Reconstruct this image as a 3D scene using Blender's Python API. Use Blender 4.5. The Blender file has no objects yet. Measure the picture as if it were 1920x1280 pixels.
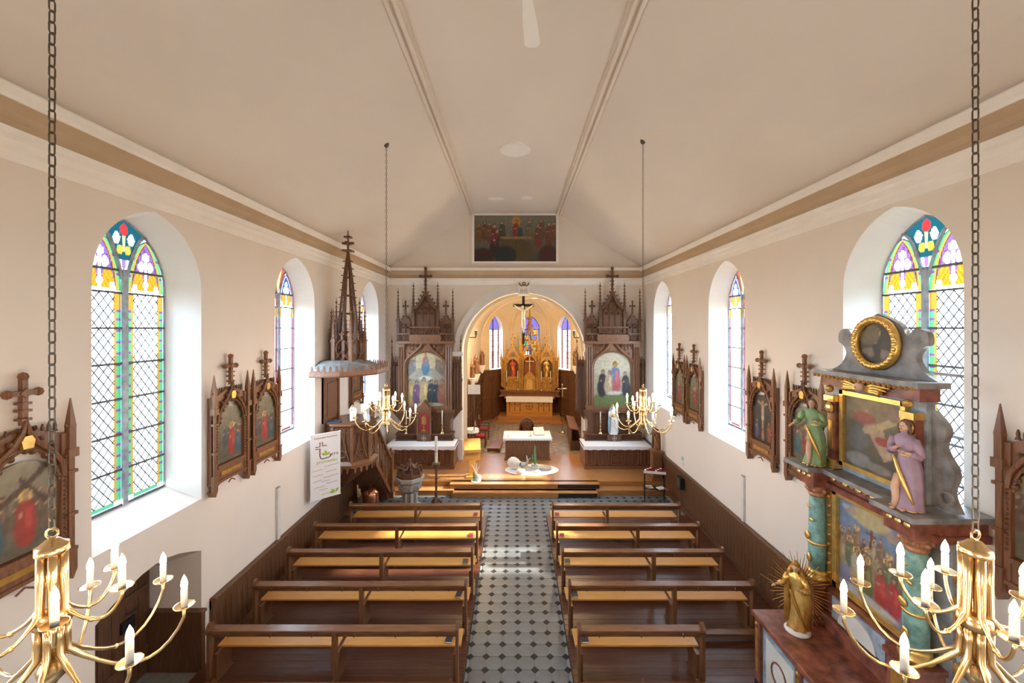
import bpy, math, random
from mathutils import Vector, Matrix
random.seed(7)
R = math.radians
PI = math.pi
SC = bpy.context.scene
COL = SC.collection

# ------------------------------------------------------------------ camera, sky, sun, exposure
cam_d = bpy.data.cameras.new('camera')
cam_d.sensor_width = 36.0
cam_d.lens = 14.4
cam_d.shift_x = -6.0 / 1920.0
cam_d.shift_y = -25.0 / 1920.0
cam_d.clip_start = 0.05
cam = bpy.data.objects.new('camera', cam_d)
cam.location = (0, 0, 5.6)
cam.rotation_euler = (R(90), 0, 0)
COL.objects.link(cam)
SC.camera = cam

world = bpy.data.worlds.new('overcast_sky')
SC.world = world
world.use_nodes = True
_bg = world.node_tree.nodes['Background']
_bg.inputs['Color'].default_value = (0.64, 0.81, 1.0, 1)
_bg.inputs['Strength'].default_value = 21.0

sun_d = bpy.data.lights.new('sun', 'SUN')
sun_d.energy = 17.0
sun_d.angle = R(1.5)
sun_d.color = (1.0, 0.9, 0.74)
sun = bpy.data.objects.new('sun', sun_d)
sun.rotation_euler = (0, R(58), R(2))
COL.objects.link(sun)

vs = SC.view_settings
vs.view_transform = 'Standard'
vs.look = 'None'
vs.gamma = 1.0
vs.use_curve_mapping = False
vs.exposure = 0.8
SC.cycles.use_denoising = True
SC.cycles.max_bounces = 10
SC.cycles.diffuse_bounces = 7
SC.cycles.transparent_max_bounces = 16
SC.cycles.sample_clamp_indirect = 8.0
SC.cycles.caustics_reflective = False
SC.cycles.caustics_refractive = False

# ------------------------------------------------------------------ materials
def _nodes(name):
    m = bpy.data.materials.new(name)
    m.use_nodes = True
    nt = m.node_tree
    return m, nt, nt.nodes, nt.links, nt.nodes['Principled BSDF']

def mat(name, col, rough=0.6, metal=0.0, var=0.12, scale=6.0, bump=0.0, stretch=(1, 1, 1), spec=0.5, detail=4.0):
    """colour with gentle noise variation (object coordinates) and optional fine bump"""
    m, nt, N, L, b = _nodes(name)
    b.inputs['Roughness'].default_value = rough
    b.inputs['Metallic'].default_value = metal
    b.inputs['Specular IOR Level'].default_value = spec
    tc = N.new('ShaderNodeTexCoord')
    mp = N.new('ShaderNodeMapping')
    mp.inputs['Scale'].default_value = stretch
    nz = N.new('ShaderNodeTexNoise')
    nz.inputs['Scale'].default_value = scale
    nz.inputs['Detail'].default_value = detail
    L.new(tc.outputs['Object'], mp.inputs['Vector'])
    L.new(mp.outputs['Vector'], nz.inputs['Vector'])
    rp = N.new('ShaderNodeValToRGB')
    rp.color_ramp.elements[0].position = 0.3
    rp.color_ramp.elements[1].position = 0.7
    rp.color_ramp.elements[0].color = tuple(c * (1 - var) for c in col) + (1,)
    rp.color_ramp.elements[1].color = tuple(min(1, c * (1 + var)) for c in col) + (1,)
    L.new(nz.outputs['Fac'], rp.inputs['Fac'])
    L.new(rp.outputs['Color'], b.inputs['Base Color'])
    if bump:
        bp = N.new('ShaderNodeBump')
        bp.inputs['Strength'].default_value = bump
        bp.inputs['Distance'].default_value = 0.02
        L.new(nz.outputs['Fac'], bp.inputs['Height'])
        L.new(bp.outputs['Normal'], b.inputs['Normal'])
    return m

def wood(name, col, rough=0.4, axis=0, var=0.3, scale=5.0):
    st = [9.0, 9.0, 9.0]
    st[axis] = 0.7
    return mat(name, col, rough, 0, var, scale, 0.15, tuple(st))

def glass(name, col, haze=0.25):
    """window glass: mostly clear tinted, partly diffusing like old rolled glass"""
    m, nt, N, L, b = _nodes(name)
    N.remove(b)
    out = N['Material Output']
    t = N.new('ShaderNodeBsdfTransparent')
    t.inputs['Color'].default_value = col + (1,)
    tr = N.new('ShaderNodeBsdfTranslucent')
    tr.inputs['Color'].default_value = tuple(c * 0.9 for c in col) + (1,)
    mx = N.new('ShaderNodeMixShader')
    mx.inputs['Fac'].default_value = haze
    L.new(t.outputs[0], mx.inputs[1])
    L.new(tr.outputs[0], mx.inputs[2])
    L.new(mx.outputs[0], out.inputs['Surface'])
    return m

def emit(name, col, strength):
    m, nt, N, L, b = _nodes(name)
    b.inputs['Base Color'].default_value = col + (1,)
    b.inputs['Emission Color'].default_value = col + (1,)
    b.inputs['Emission Strength'].default_value = strength
    return m

def attr_mat(name, rough=0.45):
    """oil paint: picture colours stored on the canvas mesh"""
    m, nt, N, L, b = _nodes(name)
    a = N.new('ShaderNodeAttribute')
    a.attribute_name = 'Col'
    nz = N.new('ShaderNodeTexNoise')
    nz.inputs['Scale'].default_value = 9.0
    nz.inputs['Detail'].default_value = 6.0
    tc = N.new('ShaderNodeTexCoord')
    L.new(tc.outputs['Object'], nz.inputs['Vector'])
    mr = N.new('ShaderNodeMapRange')
    mr.inputs['From Min'].default_value = 0.3
    mr.inputs['From Max'].default_value = 0.7
    mr.inputs['To Min'].default_value = 0.8
    mr.inputs['To Max'].default_value = 1.2
    L.new(nz.outputs['Fac'], mr.inputs['Value'])
    mx = N.new('ShaderNodeVectorMath')
    mx.operation = 'SCALE'
    L.new(a.outputs['Color'], mx.inputs[0])
    L.new(mr.outputs['Result'], mx.inputs['Scale'])
    L.new(mx.outputs['Vector'], b.inputs['Base Color'])
    b.inputs['Roughness'].default_value = rough
    return m

M = {}
M['plaster'] = mat('plaster_cream', (0.765, 0.70, 0.625), 0.9, 0, 0.02, 1.2, 0.03)
M['ceil'] = mat('plaster_ceiling', (0.74, 0.665, 0.59), 0.9, 0, 0.04, 0.7, 0.02, (1, 0.5, 1))
M['white'] = mat('white_plaster', (0.86, 0.83, 0.79), 0.85, 0, 0.03, 2.0)
M['reveal'] = mat('white_reveal', (0.84, 0.83, 0.81), 0.85, 0, 0.02, 2.0)
M['cove'] = mat('tan_cove', (0.52, 0.39, 0.26), 0.9, 0, 0.06, 2.0)
M['dark'] = wood('dark_oak', (0.125, 0.056, 0.028), 0.45, 2)
M['oak'] = wood('brown_oak', (0.195, 0.088, 0.041), 0.42, 2)
M['oakx'] = wood('brown_oak_long', (0.17, 0.07, 0.027), 0.3, 0)
M['pew'] = wood('pew_oak', (0.165, 0.070, 0.030), 0.27, 0)
M['pewz'] = wood('pew_oak_upright', (0.155, 0.066, 0.028), 0.32, 2)
M['seat'] = wood('honey_seat', (0.52, 0.25, 0.06), 0.38, 0, 0.1)
M['plank'] = wood('red_floorboard', (0.10, 0.036, 0.02), 0.32, 0, 0.3)
M['wains'] = wood('wainscot_oak', (0.115, 0.052, 0.024), 0.42, 2)
M['sanct'] = wood('sanctuary_parquet', (0.36, 0.17, 0.06), 0.28, 0, 0.22)
M['gilt'] = mat('gilded_wood', (0.46, 0.25, 0.055), 0.4, 0.5, 0.3, 9.0, 0.1)
M['gold'] = mat('gold_leaf', (0.85, 0.56, 0.17), 0.3, 0.8, 0.15, 12.0, 0.1)
M['brass'] = mat('polished_brass', (0.74, 0.54, 0.28), 0.25, 1.0, 0.06, 5.0)
M['iron'] = mat('aged_iron_chain', (0.13, 0.11, 0.085), 0.5, 0.6, 0.2, 30.0)
M['lead'] = mat('lead_came', (0.10, 0.11, 0.13), 0.6, 0.3, 0.1, 20)
M['cloth'] = mat('white_linen', (0.82, 0.83, 0.86), 0.9, 0, 0.03, 14, 0.05)
M['octo'] = mat('grey_floor_tile', (0.122, 0.138, 0.152), 0.35, 0, 0.18, 3.0)
M['dot'] = mat('black_floor_tile', (0.016, 0.016, 0.018), 0.45, 0, 0.2, 6.0, 0, (1, 1, 1), 0.2)
M['grout'] = mat('pale_grout', (0.26, 0.26, 0.26), 0.9, 0, 0.1, 9)
M['black'] = mat('black_paint', (0.012, 0.012, 0.014), 0.5, 0, 0.1, 9)
M['stone'] = mat('grey_font_stone', (0.42, 0.41, 0.38), 0.8, 0, 0.15, 14, 0.1)
M['copper'] = mat('copper', (0.72, 0.32, 0.19), 0.25, 0.9, 0.1, 8)
M['red'] = mat('red_velvet', (0.28, 0.015, 0.02), 0.8, 0, 0.15, 12)
M['skin'] = mat('painted_flesh', (0.66, 0.42, 0.30), 0.5, 0, 0.06, 10)
M['hair'] = mat('painted_brown_hair', (0.16, 0.09, 0.05), 0.55, 0, 0.2, 40, 0.2)
M['greenrobe'] = mat('painted_green_robe', (0.22, 0.36, 0.17), 0.5, 0, 0.15, 8)
M['purple'] = mat('painted_mauve_robe', (0.34, 0.24, 0.33), 0.5, 0, 0.15, 8)
M['whiterobe'] = mat('painted_white_robe', (0.78, 0.77, 0.74), 0.5, 0, 0.05, 8)
M['bluerobe'] = mat('painted_blue_cloak', (0.30, 0.52, 0.66), 0.5, 0, 0.1, 8)
M['redrobe'] = mat('painted_red_robe', (0.55, 0.06, 0.03), 0.5, 0, 0.1, 8)
M['marble_r'] = mat('red_marbling', (0.22, 0.075, 0.05), 0.28, 0, 0.6, 7.0, 0, (1, 1, 1), 0.5, 10)
M['marble_g'] = mat('grey_marbling', (0.24, 0.24, 0.24), 0.45, 0, 0.4, 6.0, 0, (1, 1, 1), 0.5, 10)
M['marble_b'] = mat('blue_grey_marbling', (0.30, 0.36, 0.42), 0.4, 0, 0.35, 9.0, 0, (1, 1, 1), 0.5, 10)
M['turq'] = mat('turquoise_marbling', (0.22, 0.42, 0.38), 0.35, 0, 0.4, 11.0, 0, (1, 1, 1), 0.5, 10)
M['panelw'] = mat('pale_painted_panel', (0.66, 0.66, 0.62), 0.5, 0, 0.08, 5)
M['candle'] = mat('ivory_candle', (0.86, 0.82, 0.70), 0.5, 0, 0.03, 5)
M['bulb'] = emit('lit_bulb', (1.0, 0.64, 0.33), 130.0)
M['sleeve'] = mat('white_candle_sleeve', (0.86, 0.82, 0.74), 0.45, 0, 0.02, 5)
M['paint'] = attr_mat('oil_painting')
M['print'] = mat('white_banner', (0.80, 0.81, 0.83), 0.6, 0, 0.02, 3)
M['ink'] = mat('brown_print', (0.10, 0.03, 0.025), 0.7, 0, 0.05, 3)
M['inkg'] = mat('green_print', (0.30, 0.50, 0.05), 0.7, 0, 0.12, 9)
M['vault'] = mat('vault_plaster', (0.72, 0.60, 0.42), 0.9, 0, 0.04, 1.5)
M['pottery'] = mat('stoneware', (0.42, 0.36, 0.29), 0.7, 0, 0.2, 12)
M['leaf'] = mat('cactus_green', (0.10, 0.26, 0.12), 0.6, 0, 0.2, 15)
M['pillar'] = mat('pier_paint', (0.74, 0.72, 0.68), 0.8, 0, 0.03, 3)
M['ctile'] = mat('chancel_tile', (0.20, 0.165, 0.135), 0.35, 0, 0.35, 4)
M['ctile2'] = mat('chancel_tile_pale', (0.33, 0.28, 0.23), 0.35, 0, 0.3, 4)
M['whitewall'] = mat('white_dado', (0.80, 0.78, 0.76), 0.85, 0, 0.03, 2.0)

# ------------------------------------------------------------------ mesh builder
class MB:
    def __init__(s, mtx=None):
        s.v = []; s.f = []; s.m = []; s.sm = []; s.mi = 0; s.mtx = mtx; s.smooth = False
    def add(s, vs, fs):
        o = len(s.v)
        if s.mtx is not None:
            vs = [tuple(s.mtx @ Vector(p)) for p in vs]
        s.v += [tuple(p) for p in vs]
        for f in fs:
            s.f.append(tuple(i + o for i in f)); s.m.append(s.mi); s.sm.append(s.smooth)
        return s
    def box(s, x0, x1, y0, y1, z0, z1):
        v = [(x0, y0, z0), (x1, y0, z0), (x1, y1, z0), (x0, y1, z0), (x0, y0, z1), (x1, y0, z1), (x1, y1, z1), (x0, y1, z1)]
        return s.add(v, [(0, 3, 2, 1), (4, 5, 6, 7), (0, 1, 5, 4), (1, 2, 6, 5), (2, 3, 7, 6), (3, 0, 4, 7)])
    def bbox(s, x0, x1, y0, y1, z0, z1, b=0.01):
        """box with bevelled top edges"""
        v = [(x0, y0, z0), (x1, y0, z0), (x1, y1, z0), (x0, y1, z0), (x0, y0, z1 - b), (x1, y0, z1 - b), (x1, y1, z1 - b), (x0, y1, z1 - b),
             (x0 + b, y0 + b, z1), (x1 - b, y0 + b, z1), (x1 - b, y1 - b, z1), (x0 + b, y1 - b, z1)]
        return s.add(v, [(0, 3, 2, 1), (8, 9, 10, 11), (0, 1, 5, 4), (1, 2, 6, 5), (2, 3, 7, 6), (3, 0, 4, 7),
                         (4, 5, 9, 8), (5, 6, 10, 9), (6, 7, 11, 10), (7, 4, 8, 11)])
    def prism(s, poly, axis, a, b):
        """extrude a 2D polygon: axis 'x': pts (y,z); 'y': pts (x,z); 'z': pts (x,y)"""
        n = len(poly)
        def mk(p, t):
            return {'x': (t, p[0], p[1]), 'y': (p[0], t, p[1]), 'z': (p[0], p[1], t)}[axis]
        v = [mk(p, a) for p in poly] + [mk(p, b) for p in poly]
        fs = [tuple(range(n))[::-1], tuple(range(n, 2 * n))]
        fs += [(i, (i + 1) % n, n + (i + 1) % n, n + i) for i in range(n)]
        return s.add(v, fs)
    def strip(s, A, B, axis, a, b):
        """solid band between two polylines A and B (2D), extruded along axis"""
        for i in range(len(A) - 1):
            s.prism([A[i], A[i + 1], B[i + 1], B[i]], axis, a, b)
        return s
    def frustum(s, p0, p1, r0, r1, n=8, rot=0.0, cap=True):
        p0 = Vector(p0); p1 = Vector(p1)
        d = (p1 - p0)
        if d.length < 1e-9: return s
        d.normalize()
        u = Vector((1, 0, 0)) if abs(d.z) > 0.99 else d.cross(Vector((0, 0, 1))).normalized()
        w = d.cross(u)
        v = []
        for p, r in ((p0, r0), (p1, r1)):
            for i in range(n):
                a = rot + 2 * PI * i / n
                v.append(tuple(p + (u * math.cos(a) + w * math.sin(a)) * r))
        fs = [(i, (i + 1) % n, n + (i + 1) % n, n + i) for i in range(n)]
        if cap: fs += [tuple(range(n))[::-1], tuple(range(n, 2 * n))]
        return s.add(v, fs)
    def lathe(s, prof, n=16, c=(0, 0, 0), sx=1.0, sy=1.0, rot=0.0):
        v = []; fs = []
        k = len(prof)
        for (r, z) in prof:
            for i in range(n):
                a = rot + 2 * PI * i / n
                v.append((c[0] + r * math.cos(a) * sx, c[1] + r * math.sin(a) * sy, c[2] + z))
        for j in range(k - 1):
            for i in range(n):
                fs.append((j * n + i, j * n + (i + 1) % n, (j + 1) * n + (i + 1) % n, (j + 1) * n + i))
        fs.append(tuple(range(n))[::-1]); fs.append(tuple(range((k - 1) * n, k * n)))
        return s.add(v, fs)
    def tube(s, pts, r, n=6, closed=False):
        pts = [Vector(p) for p in pts]
        k = len(pts)
        rs = r if isinstance(r, (list, tuple)) else [r] * k
        v = []; fs = []
        prev = None
        for j, p in enumerate(pts):
            if closed:
                d = pts[(j + 1) % k] - pts[j - 1]
            else:
                d = pts[min(j + 1, k - 1)] - pts[max(j - 1, 0)]
            if d.length < 1e-9: d = Vector((0, 0, 1))
            d.normalize()
            if prev is None:
                u = d.cross(Vector((0, 0, 1)))
                if u.length < 1e-3: u = d.cross(Vector((1, 0, 0)))
            else:
                u = prev - d * prev.dot(d)
                if u.length < 1e-4: u = d.cross(Vector((1, 0, 0)))
            u.normalize(); prev = u
            w = d.cross(u)
            for i in range(n):
                a = 2 * PI * i / n
                v.append(tuple(p + (u * math.cos(a) + w * math.sin(a)) * rs[j]))
        for j in range(k if closed else k - 1):
            j2 = (j + 1) % k
            for i in range(n):
                fs.append((j * n + i, j * n + (i + 1) % n, j2 * n + (i + 1) % n, j2 * n + i))
        if not closed:
            fs += [tuple(range(n))[::-1], tuple(range((k - 1) * n, k * n))]
        return s.add(v, fs)
    def ball(s, c, r, n=10, m=6, sx=1, sy=1, sz=1):
        v = [(c[0], c[1], c[2] - r * sz)]
        for j in range(1, m):
            t = -PI / 2 + PI * j / m
            for i in range(n):
                a = 2 * PI * i / n
                v.append((c[0] + r * math.cos(t) * math.cos(a) * sx, c[1] + r * math.cos(t) * math.sin(a) * sy, c[2] + r * math.sin(t) * sz))
        v.append((c[0], c[1], c[2] + r * sz))
        fs = [(0, 1 + (i + 1) % n, 1 + i) for i in range(n)]
        for j in range(m - 2):
            for i in range(n):
                a = 1 + j * n
                fs.append((a + i, a + (i + 1) % n, a + n + (i + 1) % n, a + n + i))
        a = 1 + (m - 2) * n
        fs += [(a + i, a + (i + 1) % n, len(v) - 1) for i in range(n)]
        return s.add(v, fs)
    def mesh(s, name, mats):
        me = bpy.data.meshes.new(name)
        me.from_pydata(s.v, [], s.f)
        for mm in (mats if isinstance(mats, (list, tuple)) else [mats]):
            me.materials.append(mm)
        me.polygons.foreach_set('material_index', s.m)
        me.polygons.foreach_set('use_smooth', s.sm)
        me.update()
        return me
    def build(s, name, mats, parent=None, **props):
        o = bpy.data.objects.new(name, s.mesh(name, mats))
        COL.objects.link(o)
        if parent is not None: o.parent = parent
        for k, v in props.items(): o[k] = v
        return o

def obj(name, me, parent=None, loc=None, rot=None):
    o = bpy.data.objects.new(name, me)
    COL.objects.link(o)
    if parent is not None: o.parent = parent
    if loc is not None: o.location = loc
    if rot is not None: o.rotation_euler = rot
    return o

def tag(o, label, cat, group=None):
    o['label'] = label; o['category'] = cat
    if group: o['group'] = group
    return o

def thing(name, label, cat, loc=(0, 0, 0), rz=0.0, group=None):
    o = bpy.data.objects.new(name, None)
    o.empty_display_size = 0.2
    COL.objects.link(o)
    o.location = loc; o.rotation_euler = (0, 0, rz)
    return tag(o, label, cat, group)

def copy_tree(o, parent=None):
    c = o.copy(); COL.objects.link(c); c.parent = parent
    for ch in list(o.children): copy_tree(ch, c)
    return c

def struct(o):
    o['kind'] = 'structure'
    return o

def parch(w, rise, n=8, x=0.0, z=0.0):
    """pointed (or segmental) arch polyline from left springing to right springing"""
    rr = (rise * rise + w * w) / (2 * w)
    a1 = math.atan2(rise, rr - w) if rise < 1e9 else 0
    L = []
    for i in range(n + 1):
        a = a1 * i / n
        L.append((x - (w - rr + rr * math.cos(a)), z + rr * math.sin(a)))
    return L + [(2 * x - p[0], p[1]) for p in L[-2::-1]]

def smooth_line(pts, n=4):
    """Catmull-Rom through the points"""
    out = []
    k = len(pts)
    for i in range(k - 1):
        p0, p1, p2, p3 = pts[max(0, i - 1)], pts[i], pts[i + 1], pts[min(k - 1, i + 2)]
        for j in range(n):
            t = j / n
            out.append(tuple(.5 * (2 * p1[q] + (p2[q] - p0[q]) * t + (2 * p0[q] - 5 * p1[q] + 4 * p2[q] - p3[q]) * t * t + (3 * p1[q] - p0[q] - 3 * p2[q] + p3[q]) * t ** 3) for q in (0, 1)))
    return out + [pts[-1]]

def garch(w, rise, n=6, x=0.0, z=0.0):
    """round arch, half-ellipse"""
    return [(x - w * math.cos(PI * i / (2 * n)), z + rise * math.sin(PI * i / (2 * n))) for i in range(2 * n + 1)]

# gothic ornament helpers (draw into a builder) -----------------------------------------
def pinnacle(mb, x, y, z0, h, w, crockets=4):
    """square shaft, little gablets, crocketed spire and finial"""
    hs = h * 0.42
    mb.box(x - w / 2, x + w / 2, y - w / 2, y + w / 2, z0, z0 + hs)
    mb.box(x - w * .68, x + w * .68, y - w * .68, y + w * .68, z0 + hs * .9, z0 + hs)
    mb.box(x - w * .62, x + w * .62, y - w * .62, y + w * .62, z0, z0 + hs * .08)
    mb.frustum((x, y, z0 + hs), (x, y, z0 + h * .93), w * .62, w * .1, 4, PI / 4)
    for k in range(crockets):
        t = (k + .5) / (crockets + .6)
        zz = z0 + hs + (h * .93 - hs) * t
        q = w * (.62 * (1 - t) + .1 * t) * .72 + w * .16
        e = w * .13
        for sx, sy in ((1, 0), (-1, 0), (0, 1), (0, -1)):
            mb.box(x + sx * q - e, x + sx * q + e, y + sy * q - e, y + sy * q + e, zz - e, zz + e)
    mb.box(x - w * .3, x + w * .3, y - w * .1, y + w * .1, z0 + h * .9, z0 + h * .93)
    mb.frustum((x, y, z0 + h * .92), (x, y, z0 + h), w * .16, w * .04, 4)

def finial_cross(mb, x, y, z0, h, w, t):
    """latin cross with budded ends"""
    mb.box(x - t / 2, x + t / 2, y - t / 2, y + t / 2, z0, z0 + h)
    za = z0 + h * .66
    mb.box(x - w / 2, x + w / 2, y - t / 2, y + t / 2, za - t / 2, za + t / 2)
    for p in ((x, z0 + h), (x - w / 2, za), (x + w / 2, za)):
        mb.ball((p[0], y, p[1]), t * .95, 6, 4)
    for k in (.12, .3, .45):
        mb.box(x - t * .9, x + t * .9, y - t * .9, y + t * .9, z0 + h * k - t * .25, z0 + h * k + t * .25)

def tracery(mb, x0, x1, z0, z1, y, r, n=2):
    """row of lancets with cusped heads filling a rectangle (bars as tubes)"""
    w = (x1 - x0) / n
    for i in range(n + 1):
        mb.tube([(x0 + i * w, y, z0), (x0 + i * w, y, z1)], r, 4)
    for i in range(n):
        c = x0 + (i + .5) * w
        zs = z1 - w * .95
        if zs < z0: zs = z0
        mb.tube([(p[0], y, p[1]) for p in parch(w / 2, z1 - zs, 4, c, zs)], r, 4)
        q = min(w * .2, (z1 - zs) * .3)
        mb.tube([(c + q * math.cos(a * PI / 4), y, zs + q * .6 + q * math.sin(a * PI / 4)) for a in range(8)], r * .8, 4, True)

def crest(mb, x0, x1, z, y, h, n, t=0.012):
    """cresting of little fleur points along a line"""
    w = (x1 - x0) / n
    for i in range(n):
        c = x0 + (i + .5) * w
        mb.prism([(c - w * .42, z), (c - w * .12, z + h * .35), (c - w * .2, z + h * .6), (c, z + h), (c + w * .2, z + h * .6), (c + w * .12, z + h * .35), (c + w * .42, z)], 'y', y - t, y + t)

def lattice(mb, x0, x1, z0, z1, y, r, n):
    """zig-zag openwork band"""
    w = (x1 - x0) / n
    for i in range(n):
        a = x0 + i * w
        mb.tube([(a, y, z0), (a + w / 2, y, z1), (a + w, y, z0)], r, 4)
        mb.tube([(a, y, z1), (a + w / 2, y, z0), (a + w, y, z1)], r, 4)

# painted canvases ---------------------------------------------------------------------
def canvas(name, parent, w, h, shapes, bg, loc, nx=36, ny=48, arch=None, facing='-y'):
    """flat canvas (local x,z plane, facing -y); shapes: ('e',cx,cy,rx,ry,col,soft) in unit coords"""
    pts = []; cols = []
    for j in range(ny + 1):
        for i in range(nx + 1):
            u = i / nx; v = j / ny
            c = bg(u, v)
            for sh in shapes:
                if sh[0] == 'e':
                    _, cx, cy, rx, ry, cc = sh[:6]
                    d = ((u - cx) / rx) ** 2 + ((v - cy) / ry) ** 2
                    k = max(0.0, min(1.0, (1.25 - d) / .5))
                else:  # 'r' rotated bar: cx, cy, len, wid, angle
                    _, cx, cy, ln, wd, cc, an = sh[:7]
                    du = (u - cx) * w; dv = (v - cy) * h
                    a = du * math.cos(an) + dv * math.sin(an); b = -du * math.sin(an) + dv * math.cos(an)
                    k = max(0.0, min(1.0, min(ln / 2 - abs(a), wd / 2 - abs(b)) / (.012 * max(w, h)) + .5))
                if k > 0:
                    sh_v = 1.0 if len(sh) < 7 or sh[0] == 'r' else sh[6]
                    c = tuple(c[q] * (1 - k) + cc[q] * k * sh_v for q in range(3))
            x = (u - .5) * w; z = v * h
            if arch and v > arch:
                t = (v - arch) / (1 - arch)
                x *= math.sqrt(max(0.0, 1 - t * t)) if t < 1 else 0
            pts.append((x, 0, z)); cols.append(c)
    fs = []
    for j in range(ny):
        for i in range(nx):
            a = j * (nx + 1) + i
            fs.append((a, a + 1, a + nx + 2, a + nx + 1))
    me = bpy.data.meshes.new(name)
    me.from_pydata(pts, [], fs)
    at = me.color_attributes.new('Col', 'FLOAT_COLOR', 'POINT')
    flat = []
    for c in cols: flat += [c[0], c[1], c[2], 1.0]
    at.data.foreach_set('color', flat)
    me.materials.append(M['paint'])
    o = obj(name, me, parent, loc)
    return o

def fig(x, y, h, robe, robe2=None, halo=False, lean=0.0, asp=1.4):
    """a robed figure as a few painted strokes; x,y = feet"""
    sk = (.42, .26, .17)
    L = []
    L.append(('e', x, y + h * .3, h * .17 * asp, h * .33, robe))
    L.append(('e', x + lean * h * .3, y + h * .6, h * .14 * asp, h * .22, robe2 or robe))
    L.append(('e', x + lean * h * .3 + h * .05 * asp, y + h * .5, h * .05 * asp, h * .2, tuple(c * 1.5 for c in robe)))
    if halo: L.append(('e', x + lean * h * .5, y + h * .88, h * .105 * asp, h * .1, (.75, .5, .14)))
    L.append(('e', x + lean * h * .5, y + h * .88, h * .068 * asp, h * .085, (.10, .055, .03)))
    L.append(('e', x + lean * h * .5, y + h * .865, h * .046 * asp, h * .062, sk))
    L.append(('e', x - h * .06 * asp + lean * h * .3, y + h * .56, h * .04 * asp, h * .03, sk))
    return L
# ------------------------------------------------------------------ the setting
XL, XR = -5.15, 5.18
YB, YF = -3.0, 16.5          # wall behind the camera, chancel-arch wall
ZC = 8.03                    # top of side walls
ZR = 10.22                   # flat strip of ceiling
OW, OZB, OZS, ORISE = 0.87, 2.80, 6.2, 1.06      # window opening in the wall plane
GW, GZB, GZS, GRISE = 0.675, 3.08, 6.2, 0.95     # glass
GD = 0.44                                        # depth of the reveal
WL = [5.85, 9.65, 14.55]
WR = [5.6, 10.1, 14.45]

def outline(w, zb, zs, rise, n=10):
    return [(-w, zb)] + parch(w, rise, n, 0, zs) + [(w, zb)]

DOOR = (5.02, 6.72)          # door recess in the left wall, under the first window
def side_wall(name, X, s, wins, door=None):
    mb = MB()
    ys = YB
    for yc in wins:
        mb.add([(X, ys, 0), (X, yc - OW, 0), (X, yc - OW, ZC), (X, ys, ZC)], [(0, 1, 2, 3)])
        ys = yc + OW
        arch = parch(OW, ORISE, 10, yc, OZS)
        for i in range(len(arch) - 1):
            a, b = arch[i], arch[i + 1]
            mb.add([(X, a[0], a[1]), (X, b[0], b[1]), (X, b[0], ZC), (X, a[0], ZC)], [(0, 1, 2, 3)])
        if door and yc == WL[0]:
            da = [(DOOR[0], 0), (DOOR[0], 1.95)] + [(DOOR[0] + (DOOR[1] - DOOR[0]) * t / 8, 1.95 + .27 * math.sin(PI * t / 8)) for t in range(1, 8)] + [(DOOR[1], 1.95), (DOOR[1], 0)]
            mb.add([(X, yc - OW, 0), (X, DOOR[0], 0), (X, DOOR[0], OZB), (X, yc - OW, OZB)], [(0, 1, 2, 3)])
            for i in range(1, len(da) - 2):
                a, b = da[i], da[i + 1]
                mb.add([(X, a[0], a[1]), (X, b[0], b[1]), (X, b[0], OZB), (X, a[0], OZB)], [(0, 1, 2, 3)])
            Xd = X + s * .88
            mb.mi = 0
            for i in range(len(da) - 1):
                a, b = da[i], da[i + 1]
                mb.add([(X, a[0], a[1]), (X, b[0], b[1]), (Xd, b[0], b[1] - (.3 if b[1] > .1 else 0)), (Xd, a[0], a[1] - (.3 if a[1] > .1 else 0))], [(0, 1, 2, 3)])
        else:
            mb.add([(X, yc - OW, 0), (X, yc + OW, 0), (X, yc + OW, OZB), (X, yc - OW, OZB)], [(0, 1, 2, 3)])
        A = outline(OW, OZB, OZS, ORISE); B = outline(GW, GZB, GZS, GRISE)
        mb.mi = 1
        for i in range(len(A)):
            a, b = A[i], A[(i + 1) % len(A)]; c, d = B[(i + 1) % len(A)], B[i]
            mb.add([(X, yc + a[0], a[1]), (X, yc + b[0], b[1]), (X + s * GD, yc + c[0], c[1]), (X + s * GD, yc + d[0], d[1])], [(0, 1, 2, 3)])
        mb.mi = 0
    mb.add([(X, ys, 0), (X, YF, 0), (X, YF, ZC), (X, ys, ZC)], [(0, 1, 2, 3)])
    return struct(mb.build(name, [M['plaster'], M['reveal']]))

wall_l = side_wall('wall_left', XL, -1, [1.4] + WL, True)
wall_r = side_wall('wall_right', XR, 1, [1.3] + WR)

# wall behind the camera
mb = MB()
mb.box(XL - .2, XR + .2, YB - .2, YB, 0, ZR + .1)
struct(mb.build('wall_back', M['plaster']))

# chancel-arch wall with gable
AX, AW, AZS, ARISE = 0.33, 2.47, 4.6, 2.42
mb = MB()
mb.add([(XL, YF, 0), (AX - AW, YF, 0), (AX - AW, YF, ZC), (XL, YF, ZC)], [(0, 1, 2, 3)])
mb.add([(AX + AW, YF, 0), (XR, YF, 0), (XR, YF, ZC), (AX + AW, YF, ZC)], [(0, 1, 2, 3)])
arch = garch(AW, ARISE, 12, AX, AZS)
for i in range(len(arch) - 1):
    a, b = arch[i], arch[i + 1]
    mb.add([(a[0], YF, a[1]), (b[0], YF, b[1]), (b[0], YF, ZC), (a[0], YF, ZC)], [(0, 1, 2, 3)])
mb.add([(XL, YF, ZC), (XR, YF, ZC), (1.74, YF, ZR + .05), (-1.74, YF, ZR + .05)], [(0, 1, 2, 3)])
mb.mi = 1
full = [(AX - AW, 0)] + arch + [(AX + AW, 0)]
for i in range(len(full) - 1):
    a, b = full[i], full[i + 1]
    mb.add([(a[0], YF, a[1]), (b[0], YF, b[1]), (b[0], YF + .85, b[1]), (a[0], YF + .85, a[1])], [(0, 1, 2, 3)])
wall_f = struct(mb.build('wall_front', [M['plaster'], M['pillar']]))
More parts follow.
